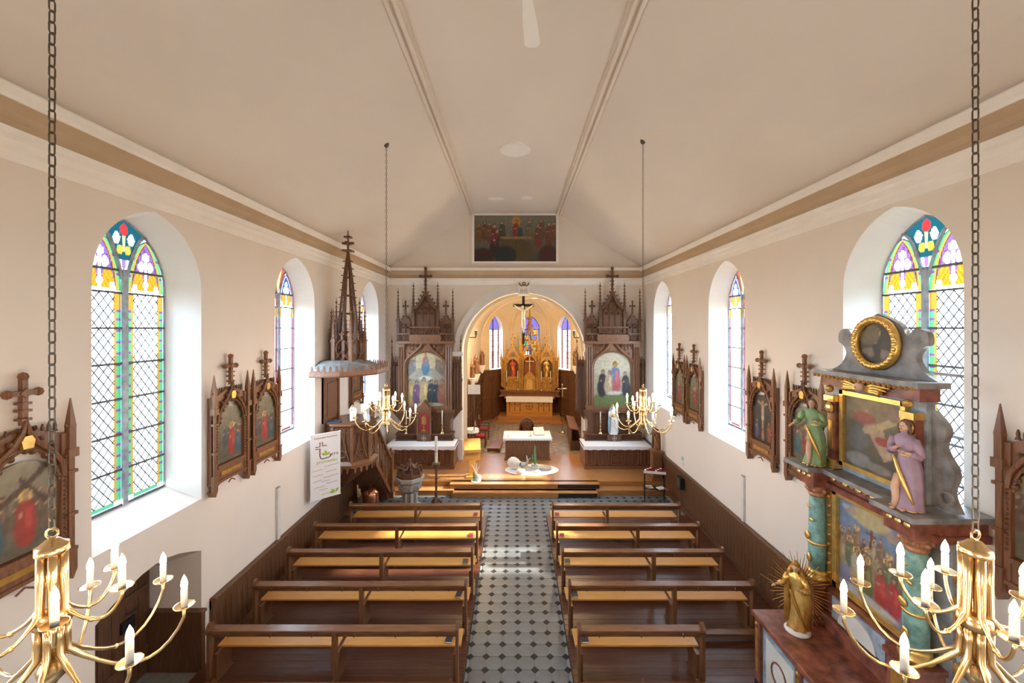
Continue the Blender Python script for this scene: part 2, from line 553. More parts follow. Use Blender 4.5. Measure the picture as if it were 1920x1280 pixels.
# white arch moulding, piers and keystone
mb = MB()
outer = garch(AW + .36, ARISE + .36, 12, AX, AZS)
mb.strip(arch, outer, 'y', YF - .06, YF + .02)
inner2 = garch(AW + .06, ARISE + .06, 12, AX, AZS)
mb.strip(garch(AW - .0, ARISE, 12, AX, AZS), inner2, 'y', YF - .1, YF - .05)
for sx in (-1, 1):
    xa = AX + sx * AW; xb = AX + sx * (AW + .36)
    mb.box(min(xa, xb), max(xa, xb), YF - .06, YF + .02, .33, AZS)
    mb.box(min(xa, xb) - .04, max(xa, xb) + .04, YF - .14, YF + .02, .33, 1.15)
    mb.box(min(xa, xb) - .06, max(xa, xb) + .06, YF - .16, YF + .02, AZS - .12, AZS + .06)
tr = struct(mb.build('trim_1', M['pillar']))
mb = MB()
mb.prism([(AX - .2, 6.93), (AX + .24, 6.93), (AX + .3, 7.52), (AX - .26, 7.52)], 'y', YF - .16, YF)
mb.box(AX - .3, AX + .34, YF - .2, YF, 7.5, 7.58)
key = mb.build('keystone', M['white'], tr)
def text_mesh(s, size, mtl, ext=0.004, align='CENTER'):
    cu = bpy.data.curves.new('lettering', 'FONT')
    cu.body = s; cu.size = size; cu.extrude = ext; cu.align_x = align
    cu.resolution_u = 2
    o = bpy.data.objects.new('lettering', cu)
    COL.objects.link(o)
    bpy.context.view_layer.update()
    me = bpy.data.meshes.new_from_object(o)
    bpy.data.objects.remove(o)
    bpy.data.curves.remove(cu)
    me.materials.append(mtl)
    return me
obj('lettering', text_mesh('IHS', .22, M['stone'], .012), tr, (AX + .02, YF - .17, 7.0), (R(90), 0, 0))
mb = MB()
kx = AX + .02
for sg in (-1, 1):
    mb.tube([(kx + sg * .19, YF - .17, 7.42), (kx + sg * .17, YF - .17, 7.33), (kx + sg * .10, YF - .17, 7.28), (kx + sg * .05, YF - .17, 7.32), (kx + sg * .05, YF - .17, 7.40), (kx, YF - .17, 7.44)], .026, 6)
mb.ball((kx, YF - .17, 7.31), .04, 8, 5)
mb.build('crown_emblem', M['oak'], tr)

# ceiling
mb = MB()
prof = [(XL, ZC), (-4.5, 8.40), (-3.2, 9.25), (-1.74, ZR), (1.74, ZR), (3.2, 9.25), (4.5, 8.40), (XR, ZC)]
for i in range(len(prof) - 1):
    a, b = prof[i], prof[i + 1]
    mb.add([(a[0], YB, a[1]), (b[0], YB, b[1]), (b[0], YF, b[1]), (a[0], YF, a[1])], [(0, 1, 2, 3)])
ceiling = struct(mb.build('ceiling', M['ceil']))
# ceiling mouldings
for k, sx in enumerate((-1, 1)):
    mb = MB()
    mb.box(sx * 1.74 - .13, sx * 1.74 + .13, YB, YF, ZR - .05, ZR + .01)
    mb.box(sx * 1.74 - .09, sx * 1.74 - .03, YB, YF, ZR - .10, ZR - .04)
    mb.box(sx * 1.74 + .03, sx * 1.74 + .09, YB, YF, ZR - .10, ZR - .04)
    struct(mb.build('trim_%d' % (2 + k), M['ceil']))
    # cornice along the side wall
    X = XL if sx < 0 else XR
    def pr(pts):
        return [(X - sx * p[0], p[1]) for p in pts]
    mb = MB()
    mb.prism(pr([(0, 7.30), (.03, 7.30), (.04, 7.40), (.08, 7.43), (.09, 7.50), (.14, 7.53), (.15, 7.60), (.08, 7.62), (0, 7.62)]), 'y', YB, YF)
    mb.prism(pr([(0, 7.86), (.19, 7.86), (.20, 7.90), (.20, 8.00), (.17, 8.03), (0, 8.03)]), 'y', YB, YF)
    mb.mi = 1
    mb.prism(pr([(0, 7.62), (.06, 7.62), (.05, 7.70), (.08, 7.78), (.17, 7.86), (0, 7.86)]), 'y', YB, YF)
    struct(mb.build('trim_%d' % (4 + k), [M['white'], M['cove']]))
mb = MB()
mb.prism([(YF, 7.34), (YF - .03, 7.34), (YF - .09, 7.5), (YF - .14, 7.53), (YF - .15, 7.60), (YF, 7.62)], 'x', XL, XR)
mb.prism([(YF, 7.9), (YF - .2, 7.9), (YF - .2, 8.0), (YF - .17, 8.03), (YF, 8.03)], 'x', XL, XR)
mb.mi = 1
mb.prism([(YF, 7.62), (YF - .05, 7.62), (YF - .06, 7.74), (YF - .17, 7.9), (YF, 7.9)], 'x', XL, XR)
struct(mb.build('trim_6', [M['white'], M['cove']]))
# ceiling rose and two flat white patches
mb = MB()
mb.smooth = True
mb.lathe([(.42, 0), (.4, -.03), (.3, -.05), (.26, -.03), (.12, -.06), (.02, -.07)], 24, (0, 10.6, ZR))
struct(mb.build('trim_7', M['white']))
for k, (px, py, w, l) in enumerate(((-.68, 14.6, .3, .16), (.42, 14.5, .22, .2))):
    mb = MB()
    mb.lathe([(w, .01), (w, -.012), (w * .95, -.018)], 14, (px, py, ZR), 1, l / w)
    mb.build('white_patch', M['white'], ceiling)

# ------------------------------------------------------------------ floor
S = .2725
mb = MB()
mb.box(XL - 1.0, XR + .6, YB, 13.8, -.2, 0)
floor = struct(mb.build('floor', M['grout']))
def octo_poly(g):
    h = S / 2 - g; c = .24 * S
    return [(-h + c, -h), (h - c, -h), (h, -h + c), (h, h - c), (h - c, h), (-h + c, h), (-h, h - c), (-h, -h + c)]
mo = MB().prism(octo_poly(.004), 'z', 0, .006).mesh('floor_tile', M['octo'])
dd = .24 * S - .003
md = MB().prism([(-dd, 0), (0, -dd), (dd, 0), (0, dd)], 'z', 0, .007).mesh('floor_dot', M['dot'])
tiles = []; dots = []
def in_area(x, y):
    return (-.86 < x < .96 and 3.2 < y < 13.5) or (12.2 < y < 13.75 and -4.95 < x < 5.0)
for j in range(-15, 26):
    for i in range(-20, 21):
        x = .05 + (i + .5) * S; y = 6.98 + (j + .5) * S
        if in_area(x, y): tiles.append((y, x))
        x = .05 + i * S; y = 6.98 + j * S
        if in_area(x, y): dots.append((y, x))
for L, me, nm in ((tiles, mo, 'floor_tile'), (dots, md, 'floor_dot')):
    L.sort(key=lambda t: (0 if abs(t[1] - .05) < .95 else 1, t[0]))
    for (y, x) in L[:300]:
        obj(nm, me, floor, (x, y, 0))
    rest = MB()
    pl = octo_poly(.004) if nm == 'floor_tile' else [(-dd, 0), (0, -dd), (dd, 0), (0, dd)]
    for (y, x) in L[300:]:
        rest.prism([(x + p[0], y + p[1]) for p in pl], 'z', 0, .006)
    if rest.v: rest.build(nm, M['octo'] if nm == 'floor_tile' else M['dot'], floor, kind='stuff')
# black border tiles beside the aisle
for x0, x1 in ((-.90, -.815), (.915, 1.0)):
    MB().box(x0, x1, 4.0, 12.18, 0, .008).build('border_tile', M['dot'], floor)

# raised pew platforms of floorboards
for k, (x0, x1) in enumerate(((XL + .02, -.82), (.92, XR - .02))):
    mb = MB().box(x0, x1, 4.0, 12.2, 0, .035)
    pf = struct(mb.build('trim_%d' % (8 + k), M['black']))
    y = 4.02
    sh = MB().bbox(x0 + .005, x1 - .005, 0, .138, .0, .02, .003).mesh('floorboard', M['plank'])
    while y < 12.1:
        o = obj('floorboard', sh, pf, (0, y, .033))
        y += .1405

# ------------------------------------------------------------------ wainscot
for k, (X, s, h, y0, y1) in enumerate(((XL, 1, 1.0, 6.9, 13.2), (XR, -1, 1.18, 4.2, 16.4))):
    mb = MB()
    a, b = X, X + s * .03
    mb.box(min(a, b), max(a, b), y0, y1, 0, h)
    w = struct(mb.build('baseboard_' + ('left' if s > 0 else 'right'), M['wains']))
    c = X + s * .11
    MB().bbox(min(X, c), max(X, c), y0, y1, h, h + .05, .008).build('cap_rail', M['wains'], w)
    c = X + s * .08
    MB().box(min(X, c), max(X, c), y0, y1, h - .14, h).build('top_rail', M['wains'], w)
    MB().box(min(X, c), max(X, c), y0, y1, 0, .16).build('skirting', M['wains'], w)
    a, b = sorted((X + s * .03, X + s * .055))
    pm = MB().box(a, b, .004, .146, .16, h - .14).mesh('plank', M['wains'])
    y = y0
    while y < y1 - .1:
        obj('plank', pm, w, (0, y, 0)); y += .15
# dado return inside the door recess, and the door
mb = MB().box(XL - .86, XL + .05, DOOR[1] - .06, DOOR[1] + .02, 0, .96)
mb.bbox(XL - .88, XL + .08, DOOR[1] - .1, DOOR[1] + .02, .96, 1.01, .008)
struct(mb.build('trim_10', M['wains']))
dx = XL - .86
mb = MB().box(dx - .05, dx, DOOR[0], DOOR[1], 0, 2.0)
door = struct(mb.build('door_1', M['dark']))
for i in range(8):
    y = DOOR[0] + .01 + i * .21
    MB().box(dx, dx + .025, y, y + .2, .02, 1.95).build('plank', M['dark'], door)
MB().box(dx + .025, dx + .05, DOOR[0] + .05, DOOR[1] - .05, .35, .47).build('ledge_board', M['dark'], door)
MB().box(dx + .025, dx + .05, DOOR[0] + .05, DOOR[1] - .05, 1.35, 1.47).build('ledge_board', M['dark'], door)
MB().box(dx + .025, dx + .06, 6.2, 6.42, .95, 1.12).build('lock_plate', M['black'], door)
MB().tube([(dx + .06, 6.25, 1.22), (dx + .1, 6.3, 1.22), (dx + .1, 6.42, 1.22), (dx + .06, 6.47, 1.22)], .012, 6).build('handle', M['black'], door)

# ------------------------------------------------------------------ sanctuary steps and floor
mb = MB()
mb.box(XL, XR, 13.7, 14.09, 0, .17)
mb.box(XL, XR, 14.09, 17.15, 0, .33)
step = struct(mb.build('trim_11', M['sanct']))
MB().bbox(-2.07, 2.73, 13.5, 13.85, 0, .17, .01).build('step', M['sanct'], step)
MB().bbox(-2.22, 2.87, 13.85, 14.2, .0, .33, .01).build('step', M['sanct'], step)
for (yy, z0, z1, xa, xb) in ((13.5, .015, .15, 1.42, 2.70), (13.85, .185, .31, 1.44, 2.84)):
    g = MB().box(xa, xb, yy - .012, yy - .002, z0, z1).build('riser_grille', M['black'], step)
mb = MB()
mb.mi = 0
mb.box(-2.7, 4.2, 17.15, 26.2, -.02, .325)
cfl = struct(mb.build('floor', M['ctile']))
n = 0
for i in range(24):
    for j in range(34):
        if (i + j) % 2 == 0: continue
        x = -2.5 + i * .25; y = 17.2 + j * .25
        n += 1
        if n == 1: tm = MB().prism([(-.125, 0), (0, -.125), (.125, 0), (0, .125)], 'z', 0, .005).mesh('floor_tile', M['ctile2'])
        if n <= 300: obj('floor_tile', tm, cfl, (x, y, .325))

# ------------------------------------------------------------------ windows
M['g_clear'] = glass('clear_quarry_glass', (.93, .96, .97), .2)
M['g_green'] = glass('green_glass', (.015, .060, .026), .75)
M['g_yel'] = glass('amber_glass', (.078, .036, .005), .75)
M['g_pur'] = glass('purple_glass', (.03, .011, .036), .75)
M['g_red'] = glass('red_glass', (.055, .009, .007), .75)
M['g_blue'] = glass('blue_glass', (.010, .018, .055), .75)
M['g_white'] = glass('white_border_glass', (.20, .24, .28), .3)

def glass_attr(name):
    m, nt, N, L, b = _nodes(name)
    N.remove(b)
    a = N.new('ShaderNodeAttribute'); a.attribute_name = 'Col'
    t = N.new('ShaderNodeBsdfTransparent'); tr = N.new('ShaderNodeBsdfTranslucent')
    mx = N.new('ShaderNodeMixShader'); mx.inputs['Fac'].default_value = .75
    L.new(a.outputs['Color'], t.inputs['Color']); L.new(a.outputs['Color'], tr.inputs['Color'])
    L.new(t.outputs[0], mx.inputs[1]); L.new(tr.outputs[0], mx.inputs[2])
    L.new(mx.outputs[0], N['Material Output'].inputs['Surface'])
    return m
M['g_pic'] = glass_attr('painted_stained_glass')

def head_color(u, v, pal):
    """lancet head: u in -1..1 (half width), v 0..1 (spring to apex); ornament of a stained-glass lancet head"""
    bord, line, field, beast, cross = pal
    w = math.sqrt(max(0.0, 1 - v ** 1.6)) if v > 0 else 1.0
    e = w - abs(u)
    if e < .05: return (.75, .8, .82)
    if e < .20:
        return (.2, .06, .22) if int((v + .07) * 9) % 3 == 0 and (v * 9) % 1 > .55 else bord
    if e < .30: return line
    if e < .33: return (.02, .02, .02)
    # cross with budded arms
    cx, cv = u, v - .42
    if abs(cx) < .07 and -.22 < cv < .28: return cross
    if abs(cv - .08) < .035 and abs(cx) < .30: return cross
    for bx, bv in ((0, .30), (-.3, .08), (.3, .08), (-.22, .13), (.22, .13), (-.22, .03), (.22, .03), (.1, .27), (-.1, .27)):
        if (cx - bx) ** 2 + ((cv - bv) * 1.6) ** 2 < .0085: return cross
    if v < .05: return (.8, .85, .85)
    if v < .40:
        d = abs(u)
        if d < .14 * (1 - abs(v - .17) / .14): return (.85, .9, .9)
        if v < .16 and d > .42: return (.85, .9, .9)
        if (d - .34) ** 2 / .05 + (v - .27) ** 2 / .016 < 1 or v < .22: 
            return tuple(c * (.6 if (int(d * 22) + int(v * 30)) % 4 == 0 else 1) for c in beast)
    return tuple(c * (.55 if (int(u * 9 + 20) + int(v * 14)) % 3 == 0 else 1) for c in field)

def kite_color(u, v):
    """rose and leaves on teal between the lancet heads; u -1..1, v 0..1 over the kite"""
    if (u * .8) ** 2 + ((v - .80) * 1.3) ** 2 < .024: return (.50, .03, .03)
    for c in (-.36, .36):
        if (u - c) ** 2 + ((v - .62) * 1.5) ** 2 < .028: return (.85, .88, .86)
    if abs(u) < .06 and .38 < v < .7: return (.6, .5, .2)
    for c in (-.2, .2):
        if (u - c) ** 2 * 1.2 + ((v - .40) * 1.9) ** 2 < .03: return (.60, .34, .04)
    if v < .2: return (.3, .14, .36) if abs(u) < .1 else (.75, .8, .82)
    return (.01, .07, .085)

def pic_pane(name, parent, P, nx, ny, fn, shape):
    """stained-glass pane as a fine grid with painted colour; shape(i/nx, j/ny)->(u,z), fn->(r,g,b)"""
    pts = []; cols = []; fs = []
    for j in range(ny + 1):
        for i in range(nx + 1):
            u, z = shape(i / nx, j / ny)
            pts.append(P(u, z, 0)); c = fn(i / nx, j / ny); k_ = .13 if max(c) < .72 else .2; cols += [c[0] * k_, c[1] * k_, c[2] * k_, 1.0]
    for j in range(ny):
        for i in range(nx):
            a = j * (nx + 1) + i
            fs.append((a, a + 1, a + nx + 2, a + nx + 1))
    me = bpy.data.meshes.new(name); me.from_pydata(pts, [], fs)
    me.color_attributes.new('Col', 'FLOAT_COLOR', 'POINT').data.foreach_set('color', cols)
    me.materials.append(M['g_pic'])
    return obj(name, me, parent)

def clip_rect(poly, u0, u1, z0, z1):
    for ax, lim, sg in ((0, u0, 1), (0, u1, -1), (1, z0, 1), (1, z1, -1)):
        out = []
        for i in range(len(poly)):
            a, b = poly[i - 1], poly[i]
            da, db = (a[ax] - lim) * sg, (b[ax] - lim) * sg
            if (da >= 0) != (db >= 0):
                t = da / (da - db)
                out.append((a[0] + (b[0] - a[0]) * t, a[1] + (b[1] - a[1]) * t))
            if db >= 0: out.append(b)
        poly = out
        if len(poly) < 3: return []
    return poly

def arch_top(u):
    rr = (GRISE ** 2 + GW ** 2) / (2 * GW)
    return GZS + math.sqrt(max(0.0, rr * rr - (abs(u) + rr - GW) ** 2))

def nave_window(n, X, s, yc, kind):
    Xg = X + s * GD
    P = lambda u, z, off: (Xg - s * off, yc + u, z)
    LC, LH, LA, LB = .345, .30, 6.12, .78        # lancet centre, half width, head spring, head rise
    # frame: mullion, saddle bars, outer frame and curved tracery bars
    mb = MB()
    def bar(u0, u1, z0, z1, o0=-.03, o1=.03):
        a = P(u0, z0, o0); b = P(u1, z1, o1)
        mb.box(min(a[0], b[0]), max(a[0], b[0]), a[1], b[1], z0, z1)
    bar(-.04, .04, GZB, 6.42)
    for sg in (-1, 1):
        pts = [(sg * .03, 6.3)] + [(sg * (.03 + .31 * (k / 6)), 6.3 + .66 * math.sin(k / 6 * PI / 2) ** .9) for k in range(1, 7)]
        mb.tube([P(p[0], p[1], 0) for p in pts], .028, 5)
    mb.tube([P(p[0], p[1], 0) for p in outline(GW - .005, GZB, GZS, GRISE, 8)], .018, 4, True)
    win = struct(mb.build('window_%d' % n, M['marble_b']))
    lead = MB()
    bars = [6.1 - .5 * k for k in range(7)]
    for z in bars + [6.42]:
        lead.box(*sorted((P(0, 0, .012)[0], P(0, 0, -.012)[0])), yc - GW, yc + GW, z - .015, z + .015)
    A = kind == 'A'
    gG, gY, gD = (M['g_green'], M['g_yel'], M['g_pur']) if A else (M['g_red'], M['g_white'], M['g_blue'])
    if kind == 'C': gG, gD = M['g_blue'], M['g_red']
    pal = ((.10, .42, .17), (.5, .26, .04), (.24, .10, .28), (.62, .27, .02), (.88, .88, .62)) if A else \
          ((.42, .05, .03), (.5, .5, .45), (.05, .09, .42), (.60, .30, .02), (.85, .85, .75))
    fu = LH - .10
    for sg in (-1, 1):
        c = sg * LC
        # borders: coloured strips beside each field
        bm = MB()
        def quad(u0, u1, z0, z1, mi):
            bm.mi = mi
            bm.add([P(u0, z0, 0), P(u1, z0, 0), P(u1, z1, 0), P(u0, z1, 0)], [(0, 1, 2, 3)])
        for e in (-1, 1):
            z = GZB + .1
            ua = c + e * (fu + .035); ub = c + e * (fu + .10)
            quad(min(c + e * fu, ua), max(c + e * fu, ua), GZB + .1, 5.86, 1)
            while z < 5.85:
                z2 = min(5.86, z + .16)
                quad(min(ua, ub), max(ua, ub), z, z2 - .035, 0)
                quad(min(ua, ub), max(ua, ub), z2 - .035, z2, 2)
                z = z2
            quad(min(c + e * (fu - .01), ub), max(c + e * (fu - .01), ub), 5.86, 6.1, 3)
            quad(min(ub, c + e * (LH + .045)), max(ub, c + e * (LH + .045)), GZB, GZS - .08, 4)
        quad(c - fu, c + fu, GZB, GZB + .05, 4)
        quad(c - fu, c + fu, GZB + .05, GZB + .1, 0)
        bm.build('border_glass', [gG, gY, gD, M['g_yel'], M['g_white']], win)
        # clear field
        u0, u1, z0, z1 = c - fu, c + fu, GZB + .1, 6.1
        if A:
            dw, dh = .063, .083
            full = MB().add([(0, -dw, 0), (0, 0, -dh), (0, dw, 0), (0, 0, dh)], [(0, 1, 2, 3)]).mesh('pane', M['g_clear'])
            i = 0
            for jz in range(-1, 40):
                for iu in range(-1, 6):
                    cu = u0 + iu * 2 * dw + (dw if jz % 2 else 0); cz = z0 + jz * dh
                    poly = [(cu - dw, cz), (cu, cz - dh), (cu + dw, cz), (cu, cz + dh)]
                    q = clip_rect(poly, u0, u1, z0, z1)
                    if len(q) < 3: continue
                    ar = abs(sum(q[k - 1][0] * q[k][1] - q[k][0] * q[k - 1][1] for k in range(len(q)))) / 2
                    if ar < 2e-4: continue
                    if len(q) == 4 and ar > 2 * dw * dh * .99:
                        obj('pane', full, win, P(cu, cz, 0))
                    else:
                        MB().add([P(p[0], p[1], 0) for p in q], [tuple(range(len(q)))]).build('pane', M['g_clear'], win)
            # lead lattice
            for k in range(-40, 44):
                for dr in (1, -1):
                    # line through (u0 + k*2dw, z0) with slope dh/dw
                    ln = []
                    ua, za = u0 + k * 2 * dw, z0
                    ts = []
                    for t in (0, 1):
                        pass
                    # parametrize z from z0..z1 and clip in u
                    zz0, zz1 = z0, z1
                    ea = ua + dr * (zz0 - za) * dw / dh; eb = ua + dr * (zz1 - za) * dw / dh
                    lo, hi = 0.0, 1.0
                    if abs(eb - ea) > 1e-9:
                        t0 = (u0 - ea) / (eb - ea); t1 = (u1 - ea) / (eb - ea)
                        lo = max(0.0, min(t0, t1)); hi = min(1.0, max(t0, t1))
                    if hi - lo < 1e-3: continue
                    pa = (ea + (eb - ea) * lo, zz0 + (zz1 - zz0) * lo); pb = (ea + (eb - ea) * hi, zz0 + (zz1 - zz0) * hi)
                    lead.frustum(P(pa[0], pa[1], .004), P(pb[0], pb[1], .004), .0095, .0095, 4)
        else:
            zz = [z0] + [b for b in sorted(bars) if b > z0 + .05]
            for a, b in zip(zz[:-1], zz[1:]):
                MB().add([P(u0, a, 0), P(u1, a, 0), P(u1, b, 0), P(u0, b, 0)], [(0, 1, 2, 3)]).build('pane', M['g_clear'], win)
        # stained head of the lancet
        def shp(i, j, c=c):
            v = j
            w = math.sqrt(max(0.0, 1 - v ** 1.6))
            return (c + (2 * i - 1) * (LH + .03) * w, LA + v * LB)
        pic_pane('stained_head', win, P, 48, 56, lambda i, j: head_color((2 * i - 1) * math.sqrt(max(0.0, 1 - j ** 1.6)), j, pal), shp)
        for e in (-1, 1):
            lead.tube([P(c + e * (LH + .03) * math.sqrt(max(0.0, 1 - (k / 8) ** 1.6)), LA + k / 8 * LB, .004) for k in range(9)], .006, 4)
    # kite of glass over the mullion
    def kshp(i, j):
        z = 6.42 + j * (arch_top(0) - 6.42)
        wl = .30 * min(1.0, max(0.0, (z - 6.42) / .52)) if z < 6.93 else max(0.0, min(.31, GW * 2))
        # limit by the outer arch
        lim = 0.0
        uu = .0
        while uu < .36 and arch_top(uu) > z: uu += .01
        return ((2 * i - 1) * min(wl, uu), z)
    if A: kf = lambda i, j: kite_color(kshp(i, j)[0] / .30, j)
    else: kf = lambda i, j: (.6, .45, .2) if abs(2 * i - 1) < .5 else (.5, .08, .05)
    pic_pane('stained_kite', win, P, 36, 36, kf, kshp)
    # plain filling glass around the tracery (behind the painted panes)
    fill = MB()
    N_ = 24
    for k in range(N_):
        ua = -GW + 2 * GW * k / N_; ub = -GW + 2 * GW * (k + 1) / N_
        um = abs((ua + ub) / 2)
        # only where neither head nor kite covers: next to the outer arch
        def head_z(u):
            q = abs(abs(u) - LC) / (LH + .03)
            return LA + LB * (max(0.0, 1 - q * q)) ** (1 / 1.6) if q < 1 else LA
        za, zb_ = head_z(ua), head_z(ub)
        if um > .33:
            ta, tb = arch_top(ua), arch_top(ub)
            fill.add([P(ua, min(za, ta), 0), P(ub, min(zb_, tb), 0), P(ub, tb, 0), P(ua, ta, 0)], [(0, 1, 2, 3)])
        else:
            f = lambda u: 6.42 + .52 * abs(u) / .30
            fill.add([P(ua, za, 0), P(ub, zb_, 0), P(ub, max(f(ub), zb_), 0), P(ua, max(f(ua), za), 0)], [(0, 1, 2, 3)])
    fill.build('filling_glass', M['g_white'], win)
    for e in (-1, 1):  # narrow strips beside the lancets
        a, b = sorted((e * (LC + LH + .045), e * GW)); 
        MB().add([P(a, GZB, 0), P(b, GZB, 0), P(b, GZS, 0), P(a, GZS, 0)], [(0, 1, 2, 3)]).build('edge_glass', M['g_white'], win)
    lead.build('lead_lines', M['lead'], win, kind='stuff')
    if n == 4:   # iron casement in the nearest right window
        mb = MB()
        for (ua, ub, z0, z1) in ((-.62, 0, 4.98, 5.02), (-.62, 0, 4.2, 4.24), (-.02, .02, 4.2, 5.02), (-.64, -.60, 4.2, 5.02)):
            a = P(ua, z0, .0); b = P(ub, z1, .05)
            mb.box(min(a[0], b[0]), max(a[0], b[0]), min(a[1], b[1]), max(a[1], b[1]), z0, z1)
        mb.build('casement', M['marble_g'], win)
    # sampling portal for the daylight
    ld = bpy.data.lights.new('daylight_portal', 'AREA')
    ld.shape = 'RECTANGLE'; ld.size = 1.45; ld.size_y = 4.2
    ld.cycles.is_portal = True
    lo = bpy.data.objects.new('daylight_portal', ld)
    lo.location = (Xg + s * .06, yc, 5.1)
    lo.rotation_euler = (R(90), 0, R(90) if s > 0 else R(-90))
    COL.objects.link(lo)
    return win

for k, yc in enumerate(WL): nave_window(1 + k, XL, -1, yc, 'ABC'[k])
for k, yc in enumerate(WR): nave_window(4 + k, XR, 1, yc, 'ABC'[k])
nave_window(10, XL, -1, 1.4, 'B')  # unseen pair beside the camera, added to brighten the near nave
nave_window(11, XR, 1, 1.3, 'B')

# ground outside
mb = MB()
mb.add([(-90, -90, -.6), (90, -90, -.6), (90, 110, -.6), (-90, 110, -.6)], [(0, 1, 2, 3)])
struct(mb.build('ground', mat('outdoor_ground', (.20, .18, .13), .9, 0, .2, .3)))

# ------------------------------------------------------------------ chancel
CA = -.07
CH = Matrix.Translation((AX, YF, 0)) @ Matrix.Rotation(CA, 4, 'Z')
def chp(x, y, z): return tuple(CH @ Vector((x, y, z)))
CW, CY = 2.75, 6.6
apse = [(-CW, CY), (-1.2, 8.4), (1.2, 8.4), (CW, CY)]
mb = MB(CH)
mb.box(-CW - .02, -CW, .3, CY, .3, 4.9)
mb.box(CW, CW + .02, .3, CY, .3, 4.9)
prof = garch(CW, 2.4, 10, 0, 4.9)
for i in range(len(prof) - 1):
    a, b = prof[i], prof[i + 1]
    mb.add([(a[0], .3, a[1]), (b[0], .3, b[1]), (b[0], CY, b[1]), (a[0], CY, a[1])], [(0, 1, 2, 3)])
